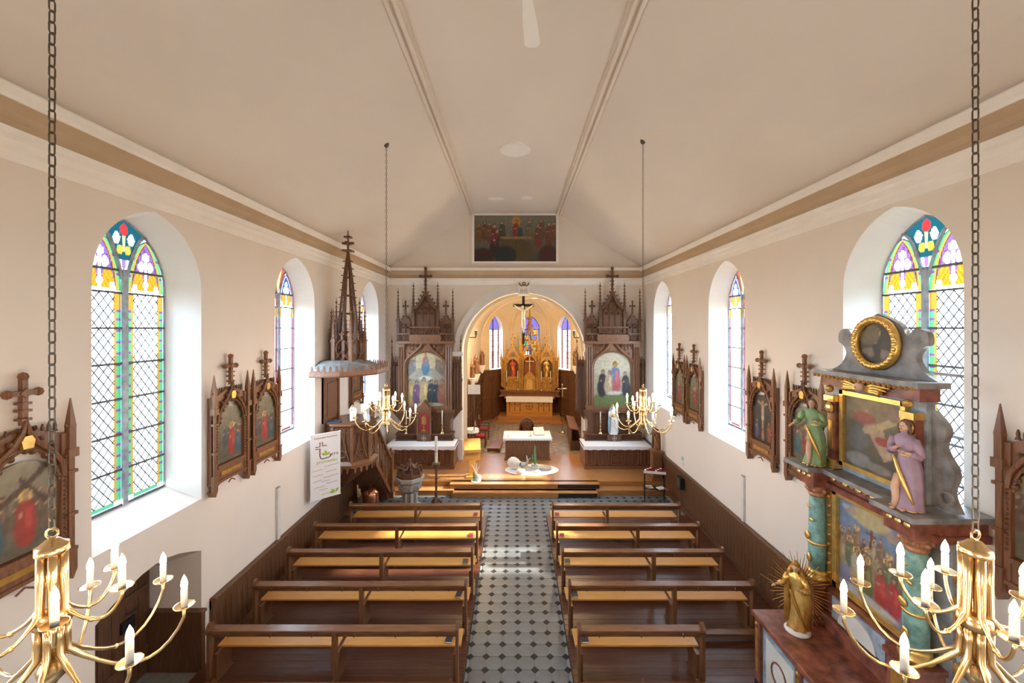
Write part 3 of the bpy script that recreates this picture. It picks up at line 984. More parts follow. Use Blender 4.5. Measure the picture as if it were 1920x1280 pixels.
# closing ring between the arch and the wider vault
oa = [(AW * p, q) for p, q in ()]
A1 = [(-AW + .12, .3)] + garch(AW - .12, ARISE - .1, 10, 0, AZS) + [(AW - .12, .3)]
A2 = [(-CW - .05, .3)] + garch(CW + .05, 2.75, 10, 0, 4.7) + [(CW + .05, .3)]
for i in range(len(A1) - 1):
    mb.add([(A1[i][0], .35, A1[i][1]), (A1[i + 1][0], .35, A1[i + 1][1]), (A2[i + 1][0], .35, A2[i + 1][1]), (A2[i][0], .35, A2[i][1])], [(0, 1, 2, 3)])
struct(mb.build('wall_chancel', M['vault']))
CP = Vector((0, CY, 7.3))
CWIN = []
for k in range(3):
    a, b = Vector((*apse[k], 0)), Vector((*apse[k + 1], 0))
    L = (b - a).length
    d = (b - a) / L
    nrm = Vector((d.y, -d.x, 0))
    half = L / 2
    ww, wb, wsp, wr = (.52, 3.2, 5.5, .85)
    if k == 1: ww = .6
    F = Matrix.Translation(a + d * half) @ Matrix(((d.x, -nrm.x, 0, 0), (d.y, -nrm.y, 0, 0), (0, 0, 1, 0), (0, 0, 0, 1)))
    T = CH @ F            # local: x along wall, y outward, z up
    mb = MB(T)
    wa = parch(half, 1.75, 8, 0, 4.9)
    # wall with a lancet opening
    oa = parch(ww, wr, 8, 0, wsp)
    mb.add([(-half, 0, .3), (-ww, 0, .3), (-ww, 0, 4.9), (-half, 0, 4.9)], [(0, 1, 2, 3)])
    mb.add([(ww, 0, .3), (half, 0, .3), (half, 0, 4.9), (ww, 0, 4.9)], [(0, 1, 2, 3)])
    mb.add([(-ww, 0, .3), (ww, 0, .3), (ww, 0, wb), (-ww, 0, wb)], [(0, 1, 2, 3)])
    def top(x):
        for q in range(len(wa) - 1):
            if wa[q][0] <= x <= wa[q + 1][0] + 1e-9:
                t = (x - wa[q][0]) / max(1e-9, wa[q + 1][0] - wa[q][0])
                return wa[q][1] + t * (wa[q + 1][1] - wa[q][1])
        return 4.9
    xs = sorted(set([round(p[0], 5) for p in wa] + [round(p[0], 5) for p in oa]))
    def otop(x):
        if abs(x) >= ww - 1e-6: return 4.9
        for q in range(len(oa) - 1):
            if oa[q][0] <= x <= oa[q + 1][0] + 1e-9:
                t = (x - oa[q][0]) / max(1e-9, oa[q + 1][0] - oa[q][0])
                return oa[q][1] + t * (oa[q + 1][1] - oa[q][1])
        return 4.9
    for x0, x1 in zip(xs[:-1], xs[1:]):
        e = 1e-5
        mb.add([(x0, 0, otop(x0 + e) if abs(x0) < ww or x0 < 0 else 4.9), (x1, 0, otop(x1 - e)), (x1, 0, max(top(x1), otop(x1 - e))), (x0, 0, max(top(x0), otop(x0 + e)))], [(0, 1, 2, 3)])
    # reveal
    mb.mi = 1
    o1 = [(-ww, wb)] + oa + [(ww, wb)]
    for i in range(len(o1)):
        p, q = o1[i], o1[(i + 1) % len(o1)]
        mb.add([(p[0], 0, p[1]), (q[0], 0, q[1]), (q[0] * .9, .3, q[1]), (p[0] * .9, .3, p[1])], [(0, 1, 2, 3)])
    mb.mi = 0
    # vault cell
    inv = F.inverted() @ CP
    rows = []
    for j in range(9):
        th = PI / 2 * j / 8
        rows.append([(inv.x + (p[0] - inv.x) * math.cos(th), inv.y + (0 - inv.y) * math.cos(th), p[1] + (7.3 - p[1]) * math.sin(th)) for p in wa])
    for j in range(8):
        for i in range(len(wa) - 1):
            mb.add([rows[j][i], rows[j][i + 1], rows[j + 1][i + 1], rows[j + 1][i]], [(0, 1, 2, 3)])
    # rib along the corner
    mb.tube([rows[j][0] for j in range(9)], .07, 6)
    struct(mb.build('wall_apse_%d' % (k + 1), [M['vault'], M['reveal']]))
    # stained window
    mb = MB(T)
    gw = ww * .9
    for x in (-gw, 0, gw):
        mb.box(x - .025, x + .025, .28, .33, wb, wsp + (.7 if x == 0 else .0))
    mb.tube([(p[0], .3, p[1]) for p in parch(gw, wr, 8, 0, wsp)], .02, 4)
    z = wb
    while z < wsp + .1:
        mb.box(-gw, gw, .285, .31, z - .022, z + .022); z += .33
    w = struct(mb.build('window_%d' % (7 + k), M['lead']))
    for sg in (-1, 1):
        z = wb; r = 0
        while z < wsp - .01:
            z2 = min(wsp, z + .33)
            x0, x1 = (0, gw) if sg > 0 else (-gw, 0)
            pn = MB(T)
            pn.mi = 0
            pn.add([(x0 + .10, .3, z), (x1 - .10, .3, z), (x1 - .10, .3, z2), (x0 + .10, .3, z2)], [(0, 1, 2, 3)])
            pn.mi = 1
            pn.add([(x0, .3, z), (x0 + .10, .3, z), (x0 + .10, .3, z2), (x0, .3, z2)], [(0, 1, 2, 3)])
            pn.add([(x1 - .10, .3, z), (x1, .3, z), (x1, .3, z2), (x1 - .10, .3, z2)], [(0, 1, 2, 3)])
            ctr = [M['g_clear'], M['g_clear'], M['g_clear']] if k != 1 else [M['g_blue'], M['g_yel'], M['g_clear'], M['g_blue'], M['g_green'], M['g_yel']]
            pn.build('pane', [ctr[(r + (sg > 0)) % len(ctr)], M['g_red'] if k != 1 else M['g_blue']], w)
            z = z2; r += 1
    ft = MB(T)
    oa2 = parch(gw, wr, 8, 0, wsp)
    for i in range(len(oa2) - 1):
        ft.mi = i % 2
        p, q = oa2[i], oa2[i + 1]
        ft.add([(p[0], .3, wsp), (q[0], .3, wsp), (q[0], .3, q[1]), (p[0], .3, p[1])], [(0, 1, 2, 3)])
    ft.build('tracery_glass', [M['g_blue'], M['g_pur']], w)
    ld = bpy.data.lights.new('daylight_portal', 'AREA')
    ld.shape = 'RECTANGLE'; ld.size = ww * 2; ld.size_y = 3.3
    ld.cycles.is_portal = True
    lo = bpy.data.objects.new('daylight_portal', ld)
    c = T @ Vector((0, .36, 4.8)); tgt = T @ Vector((0, -1, 4.8))
    lo.location = c
    lo.rotation_euler = (tgt - c).to_track_quat('-Z', 'Y').to_euler()
    COL.objects.link(lo)

# dark panelled wainscot round the chancel
cw = MB(CH)
cw.box(-CW, -CW + .04, .9, CY, .33, 3.15)
cw.box(CW - .04, CW, .9, CY, .33, 3.15)
cwo = struct(cw.build('baseboard_chancel', M['dark']))
segs = [((-CW + .02, .95), (-CW + .02, CY)), ((-CW + .02, CY), (-1.2, 8.36)), ((1.2, 8.36), (CW - .02, CY)), ((CW - .02, CY), (CW - .02, .95))]
for a, b in segs:
    a, b = Vector((*a, 0)), Vector((*b, 0)); L = (b - a).length; d = (b - a) / L; nn = Vector((d.y, -d.x, 0))
    F = CH @ Matrix.Translation(a) @ Matrix(((d.x, nn.x, 0, 0), (d.y, nn.y, 0, 0), (0, 0, 1, 0), (0, 0, 0, 1)))
    MB(F).box(0, L, 0, .05, .33, 3.1).box(0, L, 0, .14, 3.1, 3.2).box(0, L, 0, .1, 2.85, 2.92).box(0, L, 0, .09, .33, .6).build('panel_backing', M['dark'], cwo)
    m_ = max(1, int(L / .62)); wd = L / m_
    for i in range(m_):
        x0 = i * wd
        pb = MB(F)
        pb.box(x0, x0 + .07, .05, .1, .6, 2.85)
        pb.strip(garch(wd * .4, .25, 4, x0 + wd / 2 + .03, 2.5), [(p[0], 2.85) for p in garch(wd * .4, .25, 4, x0 + wd / 2 + .03, 2.5)], 'y', .05, .085)
        pb.box(x0 + .07, x0 + wd, .05, .09, 1.5, 1.6)
        pb.build('panel', M['dark'], cwo)
# ------------------------------------------------------------------ pews
def make_pew(L, mid, label, y, x0, cushion=True, book=None):
    """pew seen from behind: local x along the bench from 0 to L, y=0 rear edge of the book ledge (towards camera), +y to the altar"""
    t = thing('pew', label, 'pew', (x0, y, .053), 0, 'oak pews in two blocks')
    MB().bbox(.045, L - .045, 0, .15, .86, .895, .006).build('book_ledge', M['pew'], t)
    MB().box(.045, L - .045, .10, .125, .735, .86).build('back_rail', M['pew'], t)
    # end posts with rounded heads
    prof = [(.02, 0), (.02, .80), (.0, .86), (.0, .90), (.03, .955), (.075, .975), (.12, .955), (.15, .90), (.15, .86), (.12, .80), (.12, 0)]
    for xa in (0.0, L - .045):
        MB().prism(prof, 'x', xa, xa + .045).build('end_post', M['pewz'], t)
    for m in mid:
        MB().box(m - .035, m + .035, .03, .11, 0, .86).build('middle_post', M['pewz'], t)
    # seat in sections
    xs = [.02] + list(mid) + [L - .02]
    for a, b in zip(xs[:-1], xs[1:]):
        MB().bbox(a - (.03 if a < .1 else -.03), b + (.03 if b > L - .1 else -.03), .27, .64, .445, .475, .006).build('seat', M['seat'], t)
    # curved seat supports
    br = [(.12, 0), (.12, .44), (.62, .44), (.60, .38), (.50, .30), (.44, .18), (.46, .06), (.52, 0)]
    for xa in [.05] + [m - .02 for m in mid] + [L - .09]:
        MB().prism(br, 'x', xa, xa + .04).build('seat_support', M['pewz'], t)
    MB().box(.05, L - .05, .60, .63, .39, .445).build('seat_rail', M['pew'], t)
    # kneeler
    MB().bbox(.02, L - .02, -.19, -.05, .13, .16, .006).build('kneeler', M['oakx'], t)
    for xa in (.1, L / 2, L - .14):
        MB().box(xa, xa + .04, -.16, .05, 0, .13).build('kneeler_leg', M['oakx'], t)
    # hat hooks under the ledge
    n = max(3, int(round(L / .62)))
    for i in range(n):
        x = L * (i + .5) / n
        if any(abs(x - m) < .1 for m in mid): x += .16
        MB().tube([(x, .10, .84), (x, .07, .84), (x, .06, .79), (x, .03, .77), (x, .02, .80)], .005, 4).build('hook', M['brass'], t)
    return t
PEW_D = [10.75, 9.63, 8.51, 7.40, 6.29]
names = ['front', 'second', 'third', 'fourth', 'nearest']
bk = MB().bbox(-.06, .06, 0, .17, 0, .02, .003)
def book(x, y, col, label):
    t = thing('hymn_book', label, 'book', (x, y, .5285), random.uniform(-.15, .15), 'hymn books left on the pew seats')
    MB().box(-.055, .055, 0, .16, 0, .004).box(-.055, .055, 0, .16, .026, .03).box(-.055, -.051, 0, .16, 0, .03).build('cover', col, t)
    MB().box(-.05, .052, .004, .156, .004, .026).build('pages', M['sleeve'], t)
for k, d in enumerate(PEW_D):
    xl = -4.37 if k == 0 else -4.76
    make_pew(-.88 - xl, [(-.88 - xl) / 2 + (.02 if k else .0)], 'oak pew with honey coloured seat, %s row of the block left of the aisle' % names[k], d, xl)
    xr = 2.93 if k == 4 else 4.35
    lab = 'oak pew with honey coloured seat, %s row of the block right of the aisle' % names[k]
    if k == 4: lab = 'short oak pew with one undivided seat, nearest row right of the aisle'
    make_pew(xr - .97, [] if k == 4 else [1.46 if k == 0 else 1.93], lab, d, .97)
    c = (M['red'] if k in (0, 1) else M['black'])
    book(-1.08, d + .30, c, 'hymn book on the aisle end of the %s left pew' % names[k])
    book(1.13, d + .30, c, 'hymn book on the aisle end of the %s right pew' % names[k])

# ------------------------------------------------------------------ chandeliers
def link_mesh():
    r, l = .016, .022
    pts = [(r * math.cos(a), 0, l + r * math.sin(a)) for a in [PI * i / 5 for i in range(6)]]
    pts += [(-r * math.cos(a), 0, -l - r * math.sin(a)) for a in [PI * i / 5 for i in range(6)]]
    return MB().tube(pts, .0045, 5, True)
LINK = link_mesh().mesh('chain_link', M['iron'])
arm_cache = {}
def chandelier(x, y, label, near, rot):
    zt = ZR - (abs(x) - 1.74) * .672
    t = thing('chandelier', label, 'chandelier', (x, y, 3.32), rot, 'brass candle-bulb chandeliers on chains')
    def sm(mb): mb.smooth = True; return mb
    top = .99
    # chain
    zc0, zc1 = top + .085, zt - 3.32
    nl = int((zc1 - zc0) / .066)
    if near:
        for i in range(nl + 1):
            o = obj('chain_link', LINK, t, (0, 0, zc0 + .03 + i * .066), (0, 0, (PI / 2 if i % 2 else 0) - rot))
    else:
        mb = MB()
        for i in range(nl + 1):
            a = PI / 2 if i % 2 else 0
            z = zc0 + .03 + i * .066
            mb.tube([(.014 * math.cos(a), .014 * math.sin(a), z - .03), (.014 * math.cos(a), .014 * math.sin(a), z + .03), (-.014 * math.cos(a), -.014 * math.sin(a), z + .03), (-.014 * math.cos(a), -.014 * math.sin(a), z - .03)], .005, 4, True)
        mb.build('chain', M['iron'], t)
    sm(MB()).lathe([(.005, zc1 - .06), (.05, zc1 - .02), (.06, zc1 + .04)], 12).build('ceiling_hook', M['iron'], t)
    sm(MB()).tube([(.028 * math.cos(a), 0, top + .065 + .028 * math.sin(a)) for a in [2 * PI * i / 12 for i in range(12)]], .007, 6, True).build('ring', M['brass'], t)
    sm(MB()).lathe([(.012, top + .035), (.03, top + .03), (.06, top), (.075, top - .005), (.075, top - .05), (.066, top - .052)], 20).build('top_cap', M['brass'], t)
    sm(MB()).lathe([(.03, .60), (.075, .585), (.085, .55), (.085, .515), (.07, .51)], 20).build('collar', M['brass'], t)
    sm(MB()).lathe([(.05, .30), (.07, .25), (.06, .2), (.03, .17), (.012, .14), (.006, .02), (.001, 0)], 14).build('pendant', M['brass'], t)
    sm(MB()).lathe([(.018, .2), (.018, .97)], 10).build('stem', M['brass'], t)
    for tier, (n, rad, zb, zs, zd, z0, rr) in enumerate(((6, .33, .50, .62, .66, .94, .052), (8, .62, .13, .36, .40, .51, .062))):
        key = (tier,)
        if key not in arm_cache:
            # tube: down along the bundle, sweeping out below and up to the dish
            pts = [(rr, 0, z0), (rr, 0, (z0 + zs) / 2), (rr + .004, 0, zs - .02)]
            for i in range(1, 11):
                u = i / 10
                xx = rr + (rad - rr) * (1 - (1 - u) ** 1.25)
                a = PI * u * .93
                zz = zs - .02 - (zs - zb) * math.sin(a) * (1.0 if u < .6 else 1.0) + (zd - zs) * u ** 2
                pts.append((xx, 0, zz))
            pts.append((rad, 0, zd))
            mb = sm(MB()); mb.tube(pts, [.023 if tier == 0 else .021] * 2 + [.02, .016] + [.0105] * (len(pts) - 4), 8)
            k = pts[6]; mb.ball(k, .016, 8, 5)
            arm = mb.mesh('arm', M['brass'])
            mb = sm(MB()); mb.lathe([(.01, zd - .015), (.055, zd), (.062, zd + .008), (.055, zd + .007), (.01, zd)], 16, (rad, 0, 0))
            dish = mb.mesh('dish', M['brass'])
            mb = sm(MB()); mb.lathe([(.019, zd), (.019, zd + .115), (.014, zd + .117)], 12, (rad, 0, 0))
            sl = mb.mesh('candle_sleeve', M['sleeve'])
            mb = sm(MB()); mb.lathe([(.011, zd + .115), (.0185, zd + .135), (.0195, zd + .15), (.015, zd + .178), (.006, zd + .2), (.001, zd + .212)], 10, (rad, 0, 0))
            bu = mb.mesh('bulb', M['bulb'])
            arm_cache[key] = (arm, dish, sl, bu)
        arm, dish, sl, bu = arm_cache[key]
        for i in range(n):
            a = 2 * PI * (i + (.25 if tier else .0)) / n
            oa = obj('arm', arm, t, None, (0, 0, a))
            obj('dish', dish, oa); 
            c = obj('candle_sleeve', sl, oa)
            obj('bulb', bu, oa)
    return t
chandelier(-2.77, 2.45, 'brass chandelier with lit candle bulbs in the lower left foreground', True, .35)
chandelier(2.73, 2.43, 'brass chandelier with lit candle bulbs in front of the baroque altar', True, .1)
chandelier(-2.77, 8.8, 'small distant brass chandelier hanging before the left side altar and pulpit', False, .2)
chandelier(2.72, 8.72, 'small distant brass chandelier hanging before the right side altar', False, .6)

# ------------------------------------------------------------------ stations of the cross
def station_picture(k):
    rnd = random.Random(40 + k)
    dk = (.035, .03, .025); rd = (.30, .045, .03)
    sh = []
    bg = lambda u, v: tuple(c * (.5 + .9 * v) for c in ((.16, .15, .10) if k % 3 else (.20, .17, .11)))
    if k == 4:     # crucifixion
        bg = lambda u, v: (.035 + .02 * v, .03 + .02 * v, .025 + .02 * v)
        sh += [('r', .5, .56, 1.0, .035, (.10, .06, .03), PI / 2), ('r', .5, .82, .42, .03, (.10, .06, .03), 0)]
        sh += [('r', .37, .80, .20, .03, (.42, .28, .17), -.45), ('r', .63, .80, .20, .03, (.42, .28, .17), .45)]
        sh += [('e', .5, .66, .07, .13, (.42, .28, .17)), ('e', .5, .84, .05, .045, (.35, .22, .13)), ('e', .5, .50, .06, .06, (.5, .45, .35)), ('r', .5, .38, .24, .05, (.42, .28, .17), PI / 2)]
        sh += fig(.2, .05, .42, (.08, .07, .12)) + fig(.8, .05, .42, (.20, .06, .04)) + fig(.5, .02, .26, (.30, .18, .06))
    else:
        for q in range(5):
            sh += fig(.1 + q * .2 + rnd.uniform(-.05, .05), .22 + rnd.uniform(0, .1), .42, rnd.choice([(.08, .07, .07), (.12, .08, .05), (.06, .08, .10), (.14, .10, .06)]))
        sh += fig(rnd.uniform(.35, .6), .08, .62, rd, None, True)
        sh += fig(rnd.choice([.18, .82]), .06, .5, rnd.choice([(.05, .10, .12), (.10, .12, .05), (.22, .14, .05)]))
        if k in (0, 3, 5): sh += [('r', .52, .72, .75, .06, (.09, .055, .03), .6), ('r', .66, .66, .4, .05, (.08, .05, .03), -.9)]
        sh.append(('e', .5, .02, .6, .06, (.13, .11, .07)))
    return sh, bg

def station(k, side, yc, z, label, sub=None):
    rz = PI / 2 if side < 0 else -PI / 2
    X = XL + .01 if side < 0 else XR - .01
    t = thing('station_picture', label, 'framed painting', (X, yc, z), rz, 'carved oak stations of the cross')
    D = -.09
    fr = MB()
    fr.box(-.46, -.34, D, 0, .10, 1.56); fr.box(.34, .46, D, 0, .10, 1.56)
    fr.box(-.34, .34, D + .01, 0, .12, .36)
    fr.box(-.35, .35, D - .02, 0, .34, .39); fr.box(-.47, .47, D - .02, 0, .10, .14)
    arch = parch(.34, .42, 8, 0, 1.08)
    topl = [(p[0], 1.58 + .12 * (1 - abs(p[0]) / .34)) for p in arch]
    fr.strip(arch, topl, 'y', D + .02, 0)
    fr.build('frame', M['oak'], t)
    mo = MB()
    ogee = [(-.36, 1.10), (-.33, 1.27), (-.22, 1.43), (-.10, 1.54), (-.03, 1.66), (0, 1.80)]
    mo.tube([(p[0], D - .01, p[1]) for p in ogee] + [(-p[0], D - .01, p[1]) for p in ogee[-2::-1]], .026, 6)
    mo.tube([(p[0] * .93, D, p[1] - .01) for p in parch(.34, .42, 8, 0, 1.08)], .015, 5)
    mo.build('arch_moulding', M['oak'], t)
    cr = MB()
    for i in range(9):   # cusps under the arch
        q = arch[1 + i * (len(arch) - 3) // 8]
        cr.ball((q[0] * .9, D + .0, q[1] - .03), .032, 6, 4)
    for sg in (-1, 1):
        for i in range(5):
            q = ogee[1 + i] if i < 4 else ogee[4]
            cr.ball((sg * (abs(q[0]) + .035), D - .01, q[1] + .03), .028, 6, 4)
    crest(cr, -.34, -.1, 1.60, D + .04, .11, 4); crest(cr, .1, .34, 1.60, D + .04, .11, 4)
    cr.build('crockets', M['dark'], t, kind='stuff')
    for sg in (-1, 1):
        bd = MB()
        for i in range(14): bd.ball((sg * .37, D - .005, .46 + i * .052), .017, 6, 4)
        bd.build('bead_moulding', M['dark'], t, kind='stuff')
        pn = MB()
        xx = sg * .43
        pn.box(xx - .045, xx + .045, D - .035, D + .02, .0, .22)
        pn.prism([(xx - .045, 0), (xx + .045, 0), (xx, -.1)], 'y', D - .035, 0)
        for zz in (.22, .62, 1.1): pn.box(xx - .05, xx + .05, D - .04, D + .02, zz, zz + .035)
        pn.box(xx - .03, xx + .03, D - .02, D + .02, .22, 1.3)
        pn.box(xx - .055, xx + .055, D - .045, D + .03, 1.28, 1.38)
        pn.box(xx - .035, xx + .035, D - .03, D + .03, 1.38, 1.62)
        pn.frustum((xx, D, 1.62), (xx, D, 1.95), .05, .006, 4, PI / 4)
        for sg2 in (-1, 1): pn.ball((xx + sg2 * .04, D, 1.64), .02, 5, 4)
        pn.build('pinnacle', M['oak'], t)
    ap = MB()
    ap.strip([(-.39, .10), (-.25, .10), (0, .10), (.25, .10), (.39, .10)], [(-.39, -.02), (-.25, .06), (0, .085), (.25, .06), (.39, -.02)], 'y', D + .03, 0)
    ap.tube([(-.08, D, .03), (0, D, .07), (.08, D, .02)], .012, 5)
    ap.build('apron', M['oak'], t)
    c = MB()
    finial_cross(c, 0, D + .02, 1.74, .50, .27, .05)
    c.prism([(-.05, 2.07), (0, 2.02), (.05, 2.07), (0, 2.12)], 'y', D - .02, D + .02)
    c.build('cross', M['oak'], t)
    MB().prism([(-.045, 1.50), (.045, 1.50), (.06, 1.58), (.03, 1.63), (-.03, 1.63), (-.06, 1.58)], 'y', D - .04, D).build('gilt_shield', M['gold'], t)
    MB().box(-.26, .26, D - .002, D + .02, .2, .27).build('inscription_plate', M['gilt'], t)
    sh, bg = station_picture(k)
    canvas('painting', t, .68, .96, sh, bg, (0, D + .045, .40), 24, 34, .72)
    return t
station(0, -1, 4.22, 2.86, 'large station painting of Christ in red carrying the cross, at the left edge')
station(1, -1, 7.30, 2.86, 'carved oak station painting left of its twin, between the first and second left windows')
station(2, -1, 8.33, 2.86, 'carved oak station painting right of its twin, beside the second left window')
station(6, -1, 13.12, 3.2, 'dark oak station panel half hidden beneath the pulpit canopy')
station(3, 1, 3.86, 2.86, 'dark station painting in oak frame at the right edge of the picture')
station(5, 1, 7.22, 2.86, 'station painting in oak frame just behind the green robed angel')
station(4, 1, 8.48, 2.86, 'oak framed station painting of the crucifixion on dark ground')
station(7, 1, 11.7, 2.86, 'near one of the two joined station paintings between the right windows')
station(8, 1, 12.73, 2.86, 'far one of the two joined station paintings between the right windows')
# ------------------------------------------------------------------ robed statues
def statue_mesh(h, robe, trim, skin, hair, arms='chest', cloak=None, crown=None, halo=False, turn=0.0, child=False, sway=.03, leg=None):
    """robed carved figure of height h, facing -y, as one mesh: folds in the robe, head with face, hair, arms and hands"""
    mats = [robe, trim, skin, hair, cloak or robe, crown or trim]
    mb = MB(); mb.smooth = True
    n = 28
    rings = [(0, .135, .115), (.03, .14, .12), (.12, .128, .105), (.28, .118, .095), (.42, .115, .09), (.52, .105, .08), (.60, .088, .068), (.66, .094, .068), (.74, .112, .07), (.79, .112, .064), (.825, .075, .05), (.845, .036, .036), (.87, .032, .034)]
    v = []; fs = []
    for j, (z, rx, ry) in enumerate(rings):
        t = z / .87
        cx = sway * math.sin(t * PI * 1.3); cy = 0
        amp = .16 * max(0.0, 1 - t * 1.15) + (.05 if .3 < t < .9 else 0)
        for i in range(n):
            a = 2 * PI * i / n
            f = 1 + amp * math.sin(a * 7 + t * 5) * (.7 + .3 * math.sin(3 * a))
            v.append(((cx + rx * f * math.cos(a)) * h, (cy + ry * f * math.sin(a)) * h, z * h))
    for j in range(len(rings) - 1):
        for i in range(n):
            fs.append((j * n + i, j * n + (i + 1) % n, (j + 1) * n + (i + 1) % n, (j + 1) * n + i))
    fs.append(tuple(range(n))[::-1])
    mb.mi = 0; mb.add(v, fs)
    hx = sway * math.sin(PI * 1.3) * h
    # girdle and diagonal sash
    mb.mi = 1
    mb.lathe([(.092 * h, .598 * h), (.096 * h, .61 * h), (.092 * h, .622 * h)], 20, (sway * .75 * h, 0, 0), 1, .78)
    mb.tube([((-.08 + .2 * q) * h, (-.085 - .02 * math.sin(q * PI)) * h, (.60 - .5 * q) * h) for q in [i / 8 for i in range(9)]], [(.012 + .012 * math.sin(i / 8 * PI)) * h for i in range(9)], 6)
    # hem
    mb.tube([((.137 * (1 + .14 * math.sin(a * 7))) * math.cos(a) * h, (.117 * (1 + .14 * math.sin(a * 7))) * math.sin(a) * h, .012 * h) for a in [2 * PI * i / 28 for i in range(28)]], .009 * h, 5, True)
    # head
    hz = .925 * h
    mb.mi = 2
    mb.frustum((hx, 0, .84 * h), (hx, -.004 * h, .89 * h), .033 * h, .03 * h, 10)
    mb.ball((hx, -.006 * h, hz), .055 * h, 14, 10, .82, .9, 1.12)
    mb.frustum((hx, -.052 * h, hz + .008 * h), (hx, -.066 * h, hz - .012 * h), .005 * h, .01 * h, 6)      # nose
    mb.ball((hx, -.045 * h, hz - .045 * h), .016 * h, 8, 5)                                            # chin
    mb.mi = 3
    for sg in (-1, 1):
        mb.ball((hx + sg * .018 * h, -.049 * h, hz + .008 * h), .006 * h, 6, 4)                          # eyes
    mb.ball((hx, -.053 * h, hz - .028 * h), .010 * h, 8, 4, 1.3, .5, .4)                               # mouth
    mb.ball((hx, .014 * h, hz + .012 * h), .062 * h, 14, 9, .92, .95, 1.05)                            # hair
    for sg in (-1, 1):
        mb.tube([(hx + sg * .045 * h, -.01 * h, hz + .02 * h), (hx + sg * .056 * h, .0, hz - .03 * h), (hx + sg * .05 * h, .012 * h, hz - .085 * h)], [.018 * h, .02 * h, .012 * h], 7)
    # arms
    def arm(sg, el, ha):
        mb.mi = 0
        sh = Vector((hx + sg * .098 * h, 0, .785 * h)); el = Vector(el) * h; ha = Vector(ha) * h
        mid = sh.lerp(el, .5) + Vector((sg * .008, 0, .0)) * h
        mb.tube([sh, mid, el], [.046 * h, .043 * h, .036 * h], 10)
        mb.tube([el, el.lerp(ha, .45), el.lerp(ha, .62)], [.037 * h, .036 * h, .04 * h], 10)
        mb.mi = 2
        mb.tube([el.lerp(ha, .55), el.lerp(ha, .8), ha], [.022 * h, .018 * h, .015 * h], 8)
        d = (ha - el).normalized(); sd = d.cross(Vector((0, 0, 1)))
        if sd.length < .1: sd = Vector((1, 0, 0))
        sd.normalize()
        pc = ha + d * .02 * h
        mb.ball(tuple(pc), .019 * h, 8, 5, 1, 1, .75)
        for q in range(4):
            b = pc + sd * (q - 1.5) * .0085 * h + d * .012 * h
            ln = (.034, .04, .037, .028)[q] * h
            mb.tube([b, b + d * ln * .55 + Vector((0, 0, -.002 * h)), b + d * ln + Vector((0, 0, -.010 * h))], [.0055 * h, .005 * h, .004 * h], 5)
        th = pc - sd * .018 * h
        mb.tube([th, th - sd * .012 * h + d * .014 * h, th - sd * .012 * h + d * .028 * h], [.006 * h, .0055 * h, .004 * h], 5)
    if arms == 'chest':
        arm(-1, (-.15, -.03, .62), (-.02, -.13, .70)); arm(1, (.155, -.02, .61), (.07, -.13, .66))
    elif arms == 'out':
        arm(-1, (-.17, -.05, .66), (-.24, -.16, .60)); arm(1, (.15, -.03, .62), (.03, -.13, .69))
    elif arms == 'scepter':
        arm(-1, (-.17, -.04, .66), (-.26, -.13, .62)); arm(1, (.15, -.03, .62), (.06, -.13, .66))
    else:
        arm(-1, (-.14, -.03, .62), (-.012, -.13, .72)); arm(1, (.14, -.03, .62), (.012, -.13, .72))
    if leg:
        mb.mi = 2
        mb.tube([(-.03 * h, -.07 * h, .38 * h), (-.035 * h, -.125 * h, .25 * h), (-.03 * h, -.12 * h, .14 * h), (-.035 * h, -.13 * h, .03 * h)], [.045 * h, .04 * h, .034 * h, .022 * h], 8)
        mb.ball((-.037 * h, -.155 * h, .015 * h), .025 * h, 8, 5, .8, 1.6, .6)
        mb.ball((.05 * h, -.13 * h, .015 * h), .025 * h, 8, 5, .8, 1.6, .6)
    if cloak:
        mb.mi = 4
        for sg in (-1, 1):
            mb.tube([(hx + sg * .045 * h, .02 * h, .95 * h), (hx + sg * .085 * h, .02 * h, .84 * h), (sg * .125 * h, .02 * h, .68 * h), (sg * .135 * h, .02 * h, .4 * h), (sg * .13 * h, .02 * h, .05 * h)], [.02 * h, .035 * h, .045 * h, .05 * h, .055 * h], 8)
        mb.ball((hx, .025 * h, hz + .008 * h), .064 * h, 12, 8, 1.0, .9, 1.15)
    if child:
        mb.mi = 2; mb.ball((.07 * h, -.12 * h, .80 * h), .03 * h, 8, 6)
        mb.mi = 1; mb.ball((.075 * h, -.11 * h, .72 * h), .045 * h, 8, 6, 1, .8, 1.4)
    if crown:
        mb.mi = 5
        mb.lathe([(.04 * h, 0), (.052 * h, .03 * h), (.05 * h, .04 * h), (.03 * h, .06 * h), (.008 * h, .075 * h)], 10, (hx, 0, .965 * h))
    if halo:
        mb.mi = 5
        mb.tube([(hx + .09 * h * math.cos(a), .03 * h, hz + .02 * h + .09 * h * math.sin(a)) for a in [2 * PI * i / 16 for i in range(16)]], .008 * h, 5, True)
    return mb, mats

def statue(name, label, loc, rz, h, base=None, group=None, **kw):
    t = thing(name, label, 'statue', loc, rz, group)
    mb, mats = statue_mesh(h, **kw)
    zb = 0
    if base:
        b = MB(); b.smooth = True
        b.lathe([(.17 * h, 0), (.18 * h, .02 * h), (.16 * h, .05 * h), (.15 * h, .06 * h)], 8 if base != M['whiterobe'] else 18)
        b.build('plinth', base, t); zb = .055 * h
    o = mb.build('figure', mats, t); o.location = (0, 0, zb)
    return t

